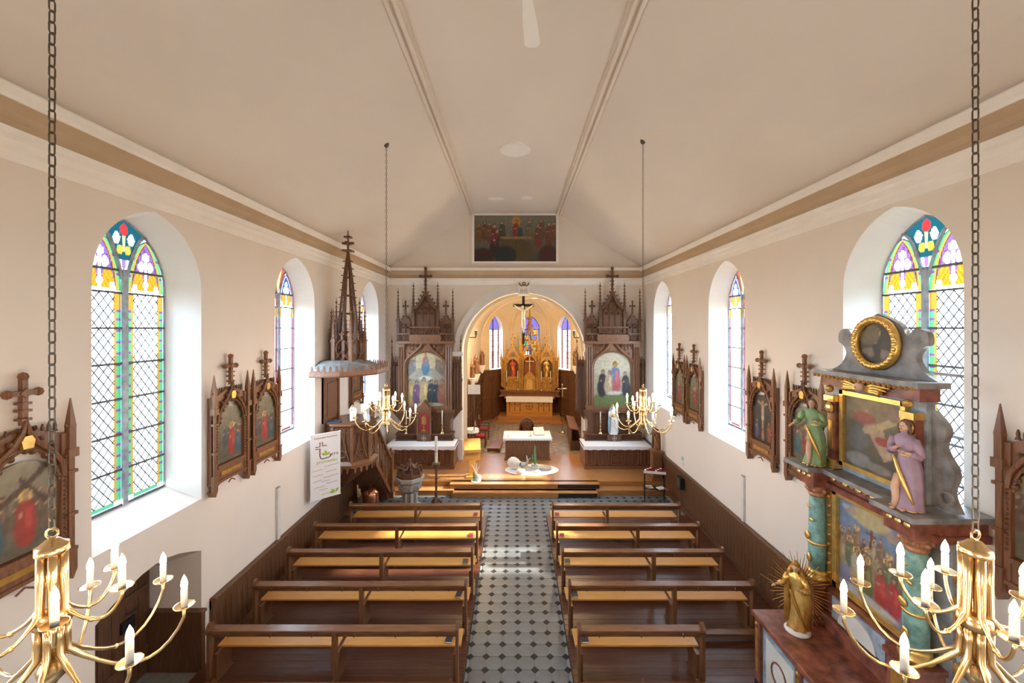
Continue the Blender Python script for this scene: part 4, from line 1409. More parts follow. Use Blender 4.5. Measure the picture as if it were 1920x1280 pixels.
# ------------------------------------------------------------------ gothic side altars
def side_altar(xc, label, which):
    YA = 15.3
    # mensa: local origin on the sanctuary floor, front face at y=0, wall at y=1.2
    t = thing('side_altar', label, 'altar', (xc, YA, .33), 0, 'carved oak side altars beside the chancel arch')
    W = 1.24
    mb = MB()
    mb.box(-W, W, .05, 1.14, 0, .84); mb.box(-W - .03, W + .03, .0, 1.14, 0, .12); mb.box(-W - .05, W + .05, -.02, 1.16, .80, .86)
    mb.build('mensa', M['oak'], t)
    # five front panels with tracery
    for i, (a, b) in enumerate(((-1.18, -.82), (-.78, -.32), (-.28, .28), (.32, .78), (.82, 1.18))):
        pn = MB()
        pn.mi = 1; pn.box(a + .03, b - .03, .035, .05, .17, .76)
        pn.mi = 0
        pn.box(a, b, .015, .05, .14, .18); pn.box(a, b, .015, .05, .75, .79); pn.box(a, a + .04, .015, .05, .14, .79); pn.box(b - .04, b, .015, .05, .14, .79)
        if i == 2:
            for r in (.13, .22):
                pn.tube([(r * math.cos(q), .03, .465 + r * math.sin(q)) for q in [2 * PI * k / 16 for k in range(16)]], .014, 5, True)
            for k in range(4):
                q = PI / 4 * (2 * k + 1)
                pn.tube([(0, .03, .465), (.3 * math.cos(q), .03, .465 + .3 * math.sin(q))], .012, 4)
            pn.box(-.02, .02, .01, .04, .3, .63); pn.box(-.16, .16, .01, .04, .445, .485)
        else:
            tracery(pn, a + .05, b - .05, .19, .74, .03, .013, 2)
        pn.build('front_panel', [M['oak'], M['dark']], t)
    # gradine with openwork band
    g = MB()
    g.box(-1.12, 1.12, .66, 1.16, .86, .92); g.box(-1.1, 1.1, .72, 1.16, .92, 1.1); g.box(-1.14, 1.14, .66, 1.16, 1.1, 1.15)
    lattice(g, -1.08, -.28, .93, 1.09, .70, .012, 7); lattice(g, .28, 1.08, .93, 1.09, .70, .012, 7)
    g.box(-.27, .27, .60, .75, .86, 1.15)
    g.build('gradine', M['dark'], t)
    cr = MB(); cr.box(-.015, .015, .58, .6, .92, 1.08); cr.box(-.08, .08, .58, .6, .985, 1.015)
    cr.tube([(.09 * math.cos(q), .595, 1.0 + .09 * math.sin(q)) for q in [2 * PI * k / 12 for k in range(12)]], .006, 4, True)
    cr.build('cross_emblem', M['stone'], t)
    # lower retable zone with consoles
    r = MB()
    r.box(-.95, .95, .86, 1.18, 1.15, 1.95)
    for sg in (-1, 1):
        r.prism([(sg * .78, 1.15), (sg * .98, 1.15), (sg * .9, 1.5), (sg * 1.12, 1.85), (sg * 1.12, 1.98), (sg * .78, 1.98)], 'y', .82, 1.18)
    r.box(-1.14, 1.14, .76, 1.18, 1.95, 2.07)
    tracery(r, -.7, -.3, 1.22, 1.88, .85, .015, 2); tracery(r, .3, .7, 1.22, 1.88, .85, .015, 2)
    r.build('retable_base', M['dark'], t)
    # main frame around the picture
    f = MB()
    zt = 4.72
    for sg in (-1, 1):
        f.box(min(sg * .80, sg * 1.05), max(sg * .80, sg * 1.05), .86, 1.18, 2.07, zt)
        for dx in (.84, .93, 1.02):
            f.tube([(sg * dx, .84, 2.2), (sg * dx, .84, zt - .15)], .032, 6)
            f.box(sg * dx - .045, sg * dx + .045, .8, .9, 2.07, 2.22)
            f.box(sg * dx - .045, sg * dx + .045, .8, .9, zt - .2, zt - .08)
    arch = garch(.80, .62, 8, 0, 3.72)
    f.strip(arch, [(p[0], zt) for p in arch], 'y', .9, 1.18)
    f.box(-.82, .82, .86, 1.18, 2.07, 2.18)
    f.build('retable_frame', M['oak'], t)
    og = MB()
    pts = [(-.82, 2.1), (-.82, 3.72)] + [(p[0] * 1.03, p[1] + .02) for p in arch[1:5]] + [(-.33, 4.38), (-.16, 4.58), (-.06, 4.82), (0, 5.08)]
    og.tube([(p[0], .84, p[1]) for p in pts] + [(-p[0], .84, p[1]) for p in pts[-2::-1]], .045, 6)
    og.tube([(p[0] * .95, .86, p[1]) for p in [(-.8, 2.15)] + arch + [(.8, 2.15)]], .022, 6)
    for k in range(5):
        for sg in (-1, 1):
            og.ball((sg * (.64 - k * .13), .82, 4.28 + k * .14), .04, 6, 4)
    tracery(og, -.75, -.2, 4.42, 4.70, .87, .014, 4); tracery(og, .2, .75, 4.42, 4.70, .87, .014, 4)
    og.build('ogee_arch', M['oak'], t)
    # gallery balustrade and side screens
    gal = MB()
    gal.box(-1.14, 1.14, .76, 1.18, zt - .06, zt + .04)
    for (a, b, z) in ((-1.1, -.6, zt + .04), (.6, 1.1, zt + .04), (-.6, .6, zt + .30)):
        lattice(gal, a, b, z, z + .26, .80, .014, max(2, int((b - a) / .24)))
        gal.box(a, b, .77, .83, z + .26, z + .31)
    gal.box(-.62, .62, .80, 1.18, zt, zt + .30)
    gal.build('gallery', M['oak'], t)
    for sg in (-1, 1):
        sp = MB()
        xa, xb = sorted((sg * 1.08, sg * 1.40))
        sp.box(xa, xb, 1.06, 1.18, 2.0, 4.0)
        tracery(sp, xa + .02, xb - .02, 2.1, 3.9, 1.04, .02, 2)
        crest(sp, xa, xb, 4.0, 1.1, .16, 3)
        pinnacle(sp, sg * 1.38, 1.08, 2.0, 3.0, .09, 5)
        sp.prism([(xa, 2.0), (xb, 2.0), ((xa if sg > 0 else xb), 1.6)], 'y', 1.06, 1.18)
        sp.build('side_screen', M['dark'], t)
    # tower above: centre gable with openwork, flanking gablets and pinnacles
    c = MB()
    zb = zt + .34
    c.box(-.42, .42, .94, 1.16, zb, zb + 1.02)
    tracery(c, -.36, .36, zb + .30, zb + 1.0, .92, .02, 3)
    c.strip([(-.46, zb + .98), (-.2, zb + 1.35), (0, zb + 1.72), (.2, zb + 1.35), (.46, zb + .98)], [(-.36, zb + .95), (-.14, zb + 1.2), (0, zb + 1.5), (.14, zb + 1.2), (.36, zb + .95)], 'y', .86, 1.0)
    c.prism([(-.36, zb + .95), (.36, zb + .95), (0, zb + 1.5)], 'y', .98, 1.12)
    c.tube([(.13 * math.cos(q), .95, zb + 1.12 + .13 * math.sin(q)) for q in [2 * PI * k / 12 for k in range(12)]], .02, 5, True)
    for k in range(5):
        for sg in (-1, 1): c.ball((sg * (.44 - k * .085), .9, zb + 1.06 + k * .145), .04, 6, 4)
    c.build('centre_gable', M['dark'], t)
    fc = MB(); finial_cross(fc, 0, .93, zb + 1.66, .92, .40, .07); fc.build('gable_cross', M['dark'], t)
    for sg in (-1, 1):
        p = MB(); pinnacle(p, sg * .48, .93, zb, 2.05, .11, 7); p.build('pinnacle', M['dark'], t)
        p = MB(); pinnacle(p, sg * 1.08, .9, zt, 2.15, .10, 7); p.build('pinnacle', M['dark'], t)
        q = MB()
        q.box(sg * .80 - .22, sg * .80 + .22, .96, 1.14, zt + .04, zt + .75)
        tracery(q, sg * .80 - .2, sg * .80 + .2, zt + .30, zt + .75, .94, .018, 2)
        q.prism([(sg * .8 - .25, zt + .72), (sg * .8 + .25, zt + .72), (sg * .8, zt + 1.12)], 'y', .93, 1.1)
        for k in range(3):
            for s2 in (-1, 1): q.ball((sg * .8 + s2 * (.22 - k * .07), .93, zt + .80 + k * .11), .032, 6, 4)
        finial_cross(q, sg * .80, .95, zt + 1.08, .52, .17, .05)
        q.build('gablet', M['dark'], t)
    # picture
    if which == 'left':
        sh = [('e', .5, .82, .42, .16, (.62, .52, .30)), ('e', .5, .60, .5, .1, (.40, .36, .28))]
        for q in range(5): sh += fig(.08 + q * .03, .56 + .02 * q, .26, (.22, .20, .18)) + fig(.92 - q * .03, .56 + .02 * q, .26, (.24, .18, .14))
        sh += fig(.5, .58, .42, (.10, .22, .34), (.45, .18, .15), True)
        sh += [('e', .5, .52, .16, .04, (.70, .70, .66))]
        for x, c_, hh in ((.12, (.40, .28, .10), .46), (.28, (.16, .07, .16), .44), (.46, (.52, .38, .16), .50), (.64, (.04, .06, .07), .46), (.76, (.03, .05, .07), .44), (.9, (.32, .13, .08), .46)):
            sh += fig(x, .06, hh, c_)
        sh += [('e', .6, .05, .35, .04, (.5, .45, .36))]
        bg = lambda u, v: (.26 + .16 * v, .24 + .13 * v, .18 + .06 * v)
    else:
        sh = [('e', .5, .8, .6, .25, (.62, .55, .40)), ('e', .5, .1, .7, .16, (.16, .20, .07)), ('e', .5, .30, .28, .06, (.45, .42, .36))]
        sh += fig(.24, .20, .50, (.03, .03, .04), None, False, .12) + fig(.84, .20, .46, (.035, .035, .045), None, False, -.12)
        sh += fig(.57, .24, .60, (.42, .10, .10), (.14, .20, .36), True)
        sh += fig(.40, .24, .44, (.50, .36, .22), None, False, .1)
        sh += [('e', .55, .26, .18, .035, (.6, .58, .52))]
        bg = lambda u, v: (.40 + .16 * v, .36 + .12 * v, .25 + .04 * v)
    bg0 = bg
    sh = [q[:5] + (tuple(c * .72 for c in q[5]),) + q[6:] for q in sh]
    canvas('altar_painting', t, 1.60, 2.24, sh, lambda u, v: tuple(c * .72 for c in bg0(u, v)), (0, .93, 2.12), 48, 64, .72)
    # cloth
    cl = MB()
    cl.box(-W - .05, W + .05, -.06, 1.0, .862, .875)
    n_ = 30
    A = []; B = []
    for i in range(n_ + 1):
        x = -W - .05 + (2 * W + .1) * i / n_
        A.append((x, .865)); B.append((x, .74 + .012 * math.sin(i * 1.7)))
    cl.strip(A, B, 'y', -.066, -.056)
    for sg in (-1, 1): cl.box(min(sg * (W + .04), sg * (W + .05)), max(sg * (W + .04), sg * (W + .05)), -.06, .95, .72, .87)
    o = cl.build('altar_cloth', M['cloth']); o.location = (xc, YA, .33)
    tag(o, 'white linen cloth over the %s side altar table' % which, 'cloth', 'white altar cloths')
    return t
side_altar(-3.55, 'tall carved gothic side altar with Virgin in glory painting, left of the arch', 'left')
side_altar(3.85, 'tall carved gothic side altar with painting of a mourning group, right of the arch', 'right')

def candlestick(x, y, z, h, label, ch=.32, s=1.0, group='brass altar candlesticks'):
    t = thing('candlestick', label, 'candlestick', (x, y, z), 0, group)
    mb = MB(); mb.smooth = True
    mb.lathe([(.085 * s, 0), (.08 * s, .02), (.035 * s, .06), (.028 * s, .1), (.05 * s, .13), (.022 * s, .17), (.02 * s, h * .55), (.04 * s, h * .6), (.02 * s, h * .66), (.018 * s, h * .9), (.06 * s, h * .97), (.062 * s, h)], 12)
    mb.build('stick', M['brass'], t)
    mb = MB(); mb.smooth = True
    mb.lathe([(.02 * s, h), (.02 * s, h + ch), (.004, h + ch + .015)], 10)
    mb.build('candle', M['candle'], t)
candlestick(-2.85, 16.0, 1.482, .42, 'brass candlestick with white candle on the right of the left altar', .48)
candlestick(-4.25, 16.0, 1.482, .42, 'brass candlestick with white candle behind the chandelier on the left altar', .48)
candlestick(3.33, 16.0, 1.482, .45, 'brass candlestick with white candle left of the Virgin statue', .40)
candlestick(4.45, 16.0, 1.482, .45, 'brass candlestick with white candle right of the Virgin statue', .40)
statue('virgin_statue', 'white and pale blue Virgin statue standing on the right side altar', (3.82, 15.93, 1.482), 0, 1.12, None, None,
       robe=M['whiterobe'], trim=M['whiterobe'], skin=M['skin'], hair=M['bluerobe'], arms='pray', cloak=M['bluerobe'], crown=M['gold'])
# monstrance niche on the left altar
t = thing('tabernacle', 'small oak tabernacle with gilt monstrance relief on the left side altar', 'tabernacle', (-3.55, 15.92, 1.482), 0)
mb = MB(); mb.box(-.25, .25, .03, .3, 0, .95); mb.prism([(-.29, .92), (.29, .92), (0, 1.3)], 'y', .0, .3)
for sg in (-1, 1): pinnacle(mb, sg * .25, .03, 0, 1.35, .07, 3)
mb.build('case', M['oak'], t)
mb = MB(); mb.prism([(-.17, .1)] + [(p[0], p[1]) for p in parch(.17, .2, 5, 0, .62)] + [(.17, .1)], 'y', .012, .03); mb.build('red_panel', M['red'], t)
mb = MB(); mb.box(-.02, .02, -.005, .012, .15, .4); mb.box(-.07, .07, -.005, .012, .12, .16)
mb.prism([(-.08, .38), (.08, .38), (.08, .6), (.1, .62), (.05, .66), (.03, .74), (0, .66), (-.03, .74), (-.05, .66), (-.1, .62), (-.08, .6)], 'y', -.005, .012)
mb.build('monstrance_relief', M['gold'], t)

# ------------------------------------------------------------------ Last Supper painting in the gable
t = thing('gable_painting', 'dark painting of a supper with figures round a long table, high in the gable', 'painting', (0, YF - .02, 8.2), 0)
sh = []
for x, y_, h_, c_ in ((.06, .42, .42, (.12, .06, .02)), (.13, .46, .44, (.10, .04, .02)), (.19, .40, .48, (.11, .05, .03)), (.25, .28, .56, (.12, .02, .015)), (.34, .44, .46, (.03, .04, .025)), (.67, .46, .46, (.10, .09, .05)), (.78, .30, .55, (.16, .03, .02)), (.82, .48, .46, (.09, .05, .03)), (.91, .36, .52, (.12, .04, .025)), (.97, .42, .46, (.13, .05, .03))):
    sh += fig(x, y_, h_, c_, None, False, 0, .55)
sh += [('e', .51, .86, .05, .13, (.42, .20, .05))] + fig(.51, .46, .46, (.16, .03, .025), (.16, .03, .025), False, 0, .6) + [('e', .56, .60, .035, .14, (.02, .04, .05))]
sh += [('e', .5, .22, .22, .32, (.075, .05, .018)), ('r', .51, .52, 1.25, .09, (.24, .15, .06), 0)]
sh += fig(.25, .12, .62, (.025, .012, .012), (.14, .02, .02), False, .1, .55) + [('e', .38, .14, .14, .2, (.012, .015, .018)), ('e', .9, .12, .12, .25, (.05, .012, .01)), ('e', .1, .1, .14, .2, (.03, .01, .01))]
canvas('canvas', t, 3.3, 1.86, sh, lambda u, v: tuple(c * (.25 + .75 * v) for c in (.17, .16, .125)), (0, -.05, .06), 84, 52)
mb = MB(); mb.box(-1.74, -1.64, -.09, .02, 0, 2.0); mb.box(1.64, 1.74, -.09, .02, 0, 2.0); mb.box(-1.64, 1.64, -.09, .02, 0, .07); mb.box(-1.64, 1.64, -.09, .02, 1.92, 2.0); mb.box(-1.66, 1.66, -.03, .02, .05, 1.95)
mb.build('frame', M['white'], t)
# ------------------------------------------------------------------ baroque altar against the right wall
BA = thing('baroque_altar', 'painted baroque altar with marbled columns and gilded frames against the right wall', 'altar', (XR - .02, 5.42, .053), -PI / 2)
mb = MB()
mb.box(-.86, 1.02, -1.40, -.62, .12, 1.13); mb.box(-.84, 1.0, -1.36, -.62, 0, .12)
mb.build('mensa_body', M['marble_b'], BA)
mb = MB(); mb.bbox(-.93, 1.04, -1.50, -.60, 1.13, 1.20, .015); mb.box(-.90, 1.02, -1.46, -.60, 1.09, 1.13)
mb.build('mensa_top', M['marble_r'], BA)
for (a, b) in ((-.74, .0), (.1, .9)):
    mb = MB(); mb.mi = 0; mb.box(a, b, -1.425, -1.40, .22, 1.02); mb.mi = 1; mb.box(a + .07, b - .07, -1.432, -1.42, .29, .95)
    mb.build('front_panel', [M['marble_b'], M['panelw']], BA)
mb = MB(); mb.tube([(-.37 + .16 * math.cos(q), -1.435, .62 + .16 * math.sin(q)) for q in [2 * PI * k / 16 for k in range(16)]], .014, 5, True); mb.build('wreath_ornament', M['marble_r'], BA)
for xx in (-.86, .05, .97):
    mb = MB(); mb.box(xx - .06, xx + .06, -1.45, -1.38, .15, 1.1); mb.build('corner_pilaster', M['marble_r'], BA)
    mb = MB(); mb.box(xx - .03, xx + .03, -1.46, -1.44, .3, .95); mb.ball((xx, -1.45, 1.02), .035, 8, 5); mb.build('pilaster_gilding', M['gilt'], BA)
mb = MB(); mb.box(-.90, -.78, -1.47, -1.36, 0, .15); mb.build('foot', M['black'], BA)
# mensa left end panel
mb = MB(); mb.mi = 0; mb.box(-.885, -.86, -1.34, -.7, .2, 1.04); mb.mi = 1; mb.box(-.892, -.88, -1.27, -.77, .28, .96); mb.build('end_panel', [M['marble_b'], M['panelw']], BA)
# predella with niche
mb = MB()
mb.box(-1.0, 1.02, -.66, -.05, 1.13, 1.36); mb.box(-.62, .62, -.62, -.05, 1.36, 1.78); mb.box(-1.02, 1.03, -.70, -.05, 1.36, 1.42)
mb.build('predella', M['marble_r'], BA)
for sg in (-1, 1):
    mb = MB(); mb.mi = 0; mb.box(sg * .76 - .17, sg * .76 + .17, -.78, -.2, 1.2, 1.78); mb.box(sg * .76 - .2, sg * .76 + .2, -.81, -.2, 1.74, 1.80); mb.box(sg * .76 - .2, sg * .76 + .2, -.81, -.2, 1.2, 1.28)
    mb.mi = 1; mb.box(sg * .76 - .11, sg * .76 + .11, -.79, -.77, 1.34, 1.68)
    mb.build('pedestal', [M['marble_r'], M['gilt']], BA)
mb = MB(); mb.mi = 0; mb.box(-.42, .42, -.645, -.6, 1.44, 1.74); mb.mi = 1
mb.prism([(-.3, 1.44)] + garch(.3, .26, 5, 0, 1.44)[1:-1] + [(.3, 1.44)], 'y', -.66, -.64)
mb.build('predella_niche', [M['marble_b'], M['panelw']], BA)
# columns
for sg in (-1, 1):
    x = sg * .76
    mb = MB(); mb.smooth = True
    mb.lathe([(.115, 1.93), (.12, 2.3), (.118, 2.32), (.115, 2.34), (.108, 2.9), (.1, 3.02)], 18, (x, -.60, 0)); c = mb.build('column', M['turq'], BA)
    mb = MB(); mb.smooth = True
    mb.lathe([(.16, 1.80), (.165, 1.84), (.13, 1.87), (.145, 1.90), (.12, 1.94)], 18, (x, -.60, 0)); mb.lathe([(.122, 2.31), (.13, 2.33), (.122, 2.35)], 18, (x, -.60, 0))
    mb.ball((x - .03, -.73, 2.42), .05, 8, 6, 1.2, .4, 1.2); mb.ball((x + .04, -.72, 2.68), .03, 8, 6, 1.6, .4, .8); mb.ball((x - .03, -.71, 2.86), .03, 8, 6, 1.6, .4, .8); mb.ball((x, -.73, 2.1), .045, 8, 6, 1, .4, 1.4)
    mb.build('column_gilding', M['gold'], c, kind='stuff')
    mb = MB(); mb.lathe([(.1, 3.02), (.12, 3.05), (.11, 3.08), (.16, 3.2), (.17, 3.23)], 12, (x, -.60, 0))
    for k in range(8):
        a = PI * k / 4
        mb.ball((x + .13 * math.cos(a), -.6 + .13 * math.sin(a), 3.13), .035, 6, 4)
    mb.build('capital', mat('gilt_red_capital', (.42, .20, .10), .5, .2, .4, 16), c)
# back board and lower picture
mb = MB(); mb.box(-1.0, 1.0, -.44, -.30, 1.36, 3.25); mb.build('back_board', M['marble_g'], BA)
for sg in (-1, 1):
    mb = MB(); xa, xb = sorted((sg * .58, sg * .66)); mb.box(xa, xb, -.52, -.4, 1.8, 3.2)
    for k in range(9): mb.ball((sg * .62, -.53, 1.95 + k * .14), .03, 6, 4)
    mb.build('frame_ornament', M['gilt'], BA)
    # carved drop ornament at the outer sides
    mb = MB(); mb.prism(smooth_line([(sg * .98, 1.45), (sg * 1.05, 1.6), (sg * 1.03, 1.95), (sg * 1.08, 2.3), (sg * 1.02, 2.8), (sg * .98, 3.1)]), 'y', -.4, -.3)
    mb.build('side_wing', M['marble_b'], BA)
    mb = MB()
    for k in range(6): mb.ball((sg * 1.01, -.42, 1.65 + k * .24), .045, 6, 4, .8, .5, 1.3)
    mb.build('wing_gilding', M['gilt'], BA)
mb = MB()
for (a, b, c, d) in ((-.58, -.51, 1.8, 3.2), (.51, .58, 1.8, 3.2), (-.58, .58, 1.8, 1.87), (-.58, .58, 3.13, 3.2)):
    mb.box(a, b, -.52, -.42, c, d)
mb.build('picture_frame', M['gold'], BA)
sh = [('e', .5, .9, .3, .1, (.45, .38, .20))]
for q in range(8): sh += fig(.06 + q * .12, .38 + .05 * (q % 3), .3, random.choice([(.20, .13, .08), (.32, .26, .18), (.14, .09, .07)]), None, q % 2 == 0)
for q in range(7): sh += fig(.05 + q * .14, .24 + .03 * (q % 2), .34, random.choice([(.30, .22, .13), (.22, .10, .07), (.12, .14, .08)]), None, q % 2 == 1)
sh += fig(.30, .08, .46, (.36, .28, .14), (.40, .38, .32), True) + fig(.45, .06, .46, (.13, .14, .05), (.16, .10, .04), True) + fig(.66, .05, .44, (.34, .05, .04), (.32, .07, .05)) + fig(.84, .06, .42, (.36, .05, .05))
sh += [('r', .52, .70, .26, .035, (.14, .05, .02), PI / 2 - .12), ('r', .52, .75, .16, .03, (.14, .05, .02), -.12), ('e', .2, .9, .09, .05, (.36, .26, .2)), ('e', .82, .84, .09, .05, (.36, .26, .2)), ('e', .12, .92, .06, .025, (.4, .38, .38)), ('e', .4, .04, .5, .05, (.42, .40, .36))]
canvas('painting', BA, 1.02, 1.26, sh, lambda u, v: (.15 + .06 * (1 - v), .19 + .04 * v, .27 + .05 * v), (0, -.47, 1.87), 48, 60)
# entablature
mb = MB()
mb.box(-1.02, 1.02, -.62, -.03, 3.22, 3.30)
for sg in (-1, 1): mb.box(sg * .76 - .19, sg * .76 + .19, -.80, -.05, 3.22, 3.46)
mb.box(-1.0, 1.0, -.56, -.05, 3.30, 3.44)
mb.build('frieze', M['marble_r'], BA)
mb = MB(); mb.box(-1.1, 1.03, -.70, -.02, 3.44, 3.50)
for sg in (-1, 1): mb.box(sg * .78 - .27, sg * .78 + .27, -.92, -.02, 3.45, 3.51)
mb.build('cornice', M['marble_g'], BA)
mb = MB()
for k in range(10): mb.ball((-.5 + k * .11, -.575, 3.37 + .02 * (k % 2)), .04, 6, 4, 1.2, .4, .9)
for sg in (-1, 1):
    for k in range(3): mb.ball((sg * .76 - .11 + k * .11, -.81, 3.36), .035, 6, 4, 1.2, .4, .9)
mb.build('frieze_gilding', M['gold'], BA, kind='stuff')
# upper storey
mb = MB(); mb.box(-.70, .70, -.42, -.32, 3.50, 4.76); mb.build('upper_board', M['marble_b'], BA)
mb = MB()
for (a, b, c, d) in ((-.50, -.44, 3.58, 4.66), (.44, .50, 3.58, 4.66), (-.50, .50, 3.58, 3.64), (-.50, .50, 4.60, 4.66)):
    mb.box(a, b, -.48, -.40, c, d)
mb.build('upper_picture_frame', M['gold'], BA)
sh = [('e', .5, .8, .5, .18, (.20, .15, .08)), ('r', .56, .52, .66, .16, (.38, .26, .17), 2.2), ('r', .72, .44, .4, .06, (.40, .28, .18), 1.9), ('e', .36, .72, .2, .09, (.25, .07, .05)), ('r', .7, .68, .5, .09, (.42, .32, .16), .5), ('e', .68, .46, .13, .06, (.30, .05, .04)), ('e', .25, .42, .2, .18, (.12, .12, .11)), ('e', .26, .12, .24, .1, (.22, .21, .2)), ('e', .6, .08, .22, .06, (.2, .18, .15)), ('e', .85, .82, .1, .08, (.22, .15, .1)), ('e', .4, .56, .06, .05, (.40, .28, .18))]
canvas('upper_painting', BA, .88, .98, sh, lambda u, v: (.09 + .05 * v, .075 + .04 * v, .05 + .02 * v), (0, -.44, 3.63), 40, 46)
for sg in (-1, 1):
    mb = MB(); mb.mi = 0; mb.box(sg * .60 - .07, sg * .60 + .07, -.52, -.4, 3.62, 4.5)
    mb.mi = 1; mb.box(sg * .60 - .09, sg * .60 + .09, -.55, -.4, 3.50, 3.64); mb.box(sg * .60 - .09, sg * .60 + .09, -.56, -.4, 4.48, 4.56); mb.ball((sg * .60, -.54, 4.38), .07, 8, 6, 1, .7, 1.2); mb.box(sg * .60 - .035, sg * .60 + .035, -.53, -.5, 3.8, 4.2); mb.ball((sg * .6, -.54, 4.66), .055, 8, 6)
    mb.build('upper_pilaster', [M['marble_r'], M['gold']], BA)
    mb = MB(); mb.prism([(sg * .70, 3.52)] + smooth_line([(sg * .98, 3.52), (sg * .90, 3.72), (sg * .95, 3.95), (sg * .82, 4.2), (sg * .86, 4.42), (sg * .70, 4.6)]), 'y', -.36, -.28); mb.tube([(sg * .88 + .07 * math.cos(q), -.38, 3.66 + .07 * math.sin(q)) for q in [2 * PI * k / 10 for k in range(10)]], .02, 5, True)
    mb.build('volute', M['marble_g'], BA)
mb = MB(); mb.mi = 0; mb.box(-.74, .74, -.54, -.30, 4.70, 4.86); mb.mi = 1; mb.box(-.82, .82, -.64, -.26, 4.86, 4.93)
mb.build('upper_cornice', [M['marble_r'], M['marble_g']], BA)
mb = MB()
for k in range(22): mb.ball((-.76 + k * .0724, -.64, 4.85), .025, 6, 4)
mb.build('cornice_gilding', M['gilt'], BA, kind='stuff')
mb = MB(); mb.smooth = True
for sg in (-1, 1):
    for k in range(4):
        mb.tube([(sg * .06, -.58, 4.77 - k * .012), (sg * (.2 + .03 * k), -.60, 4.82 - k * .035), (sg * (.40 - .05 * k), -.57, 4.80 - k * .04)], [.03, .03, .012], 6)
mb.build('cherub_wings', M['gold'], BA)
mb = MB(); mb.smooth = True; mb.ball((0, -.60, 4.78), .065, 12, 8); mb.ball((0, -.665, 4.77), .012, 6, 4); mb.build('cherub_head', M['skin'], BA)
# gable with medallion
half = smooth_line([(.78, 4.93), (.62, 5.02), (.52, 5.18), (.58, 5.30), (.66, 5.36), (.64, 5.50), (.50, 5.54), (.40, 5.46), (.30, 5.6), (0, 5.74)])
mb = MB(); mb.prism([(-p[0], p[1]) for p in half] + half[-2::-1], 'y', -.36, -.29); mb.build('scrolled_gable', M['marble_g'], BA)
mb = MB(); mb.smooth = True
mb.tube([(.31 * math.cos(q), -.40, 5.35 + .31 * math.sin(q)) for q in [2 * PI * k / 32 for k in range(32)]], .05, 8, True)
for k in range(30):
    q = 2 * PI * k / 30
    mb.ball((.31 * math.cos(q), -.435, 5.35 + .31 * math.sin(q)), .042, 6, 4, .9, .6, .9)
md_ = mb.build('laurel_wreath', M['gold'], BA)
mb = MB(); mb.lathe([(.30, 0), (.30, .02)], 32); o = mb.build('medallion_ground', M['dark'], BA); o.rotation_euler = (PI / 2, 0, 0); o.location = (0, -.36, 5.35)
sh = fig(.5, .06, .78, (.02, .02, .022), (.025, .022, .02), True, .1, 1.0) + [('e', .25, .25, .2, .12, (.16, .13, .1)), ('e', .78, .2, .16, .12, (.2, .16, .13)), ('e', .3, .7, .3, .25, (.14, .11, .06))]
o = canvas('medallion_painting', BA, .58, .58, sh, lambda u, v: (.05, .045, .03), (0, -.385, 5.06), 28, 28)
for v_ in o.data.vertices:   # trim the canvas to a disc
    x, z = v_.co.x, v_.co.z - .29
    r = max(abs(x), abs(z)); q = math.hypot(x, z)
    if q > 1e-6: v_.co.x = x / q * r; v_.co.z = z / q * r + .29
statue('angel_statue', 'carved angel statue in green robe on the left end of the baroque altar', (4.47, 6.13, 3.566), -PI / 2 + .7, .98, None, None,
       robe=M['greenrobe'], trim=M['gold'], skin=M['skin'], hair=M['hair'], arms='out', leg=True)
statue('angel_statue', 'carved angel statue in mauve robe on the right end of the baroque altar', (4.42, 4.62, 3.566), -PI / 2 + .2, 1.0, None, None,
       robe=M['purple'], trim=M['gold'], skin=M['skin'], hair=M['hair'], arms='chest', leg=True)
ms = statue('madonna_statue', 'gilded crowned Madonna with a sunburst of rays standing on the altar table', (4.05, 5.88, 1.255), -PI / 2 + .75, .92, M['whiterobe'], None,
            robe=M['gold'], trim=M['gilt'], skin=M['skin'], hair=M['gilt'], arms='scepter', cloak=M['gilt'], crown=M['gilt'])
mb = MB()
for k in range(46):
    a = -PI / 2 + .5 + (2 * PI - 1.0) * k / 45
    rr = .40 if k % 2 else .33
    mb.frustum((.16 * math.cos(a), .09, .56 + .25 * math.sin(a)), (rr * math.cos(a), .09, .56 + (rr + .14) * math.sin(a)), .008, .002, 4)
mb.build('ray', M['gilt'], ms, kind='stuff')
mb = MB(); mb.tube([(-.22, -.13, .62), (-.42, -.2, .72)], .008, 5); mb.build('scepter', M['gilt'], ms)

# ------------------------------------------------------------------ pulpit
PX, PY = -4.55, 11.35
t = thing('pulpit', 'carved oak pulpit on the left wall with gothic tracery panels and stair', 'pulpit', (PX, PY, 0), 0)
def octo(r, x=0, y=0, n=8, rot=PI / 8, lim=XL - PX + .02):
    return [(max(lim, x + r * math.cos(rot + 2 * PI * i / n)), y + r * math.sin(rot + 2 * PI * i / n)) for i in range(n)]
def loft(mb, levels):
    for (pa, za), (pb, zb) in zip(levels[:-1], levels[1:]):
        n = len(pa)
        mb.add([(p[0], p[1], za) for p in pa] + [(p[0], p[1], zb) for p in pb], [(i, (i + 1) % n, n + (i + 1) % n, n + i) for i in range(n)])
    pa, za = levels[0]; mb.add([(p[0], p[1], za) for p in pa], [tuple(range(len(pa)))[::-1]])
    pb, zb = levels[-1]; mb.add([(p[0], p[1], zb) for p in pb], [tuple(range(len(pb)))])
mb = MB(); loft(mb, [(octo(.60), 1.95), (octo(.62), 2.02), (octo(.60), 2.06), (octo(.60), 3.0)]); mb.build('body', M['dark'], t)
mb = MB(); loft(mb, [(octo(.70), 1.92), (octo(.72), 2.0), (octo(.64), 2.08)]); mb.build('base_moulding', M['oak'], t)
mb = MB(); loft(mb, [(octo(.64), 2.98), (octo(.74), 3.04), (octo(.74), 3.09), (octo(.7), 3.10)]); mb.build('rim', M['oakx'], t)
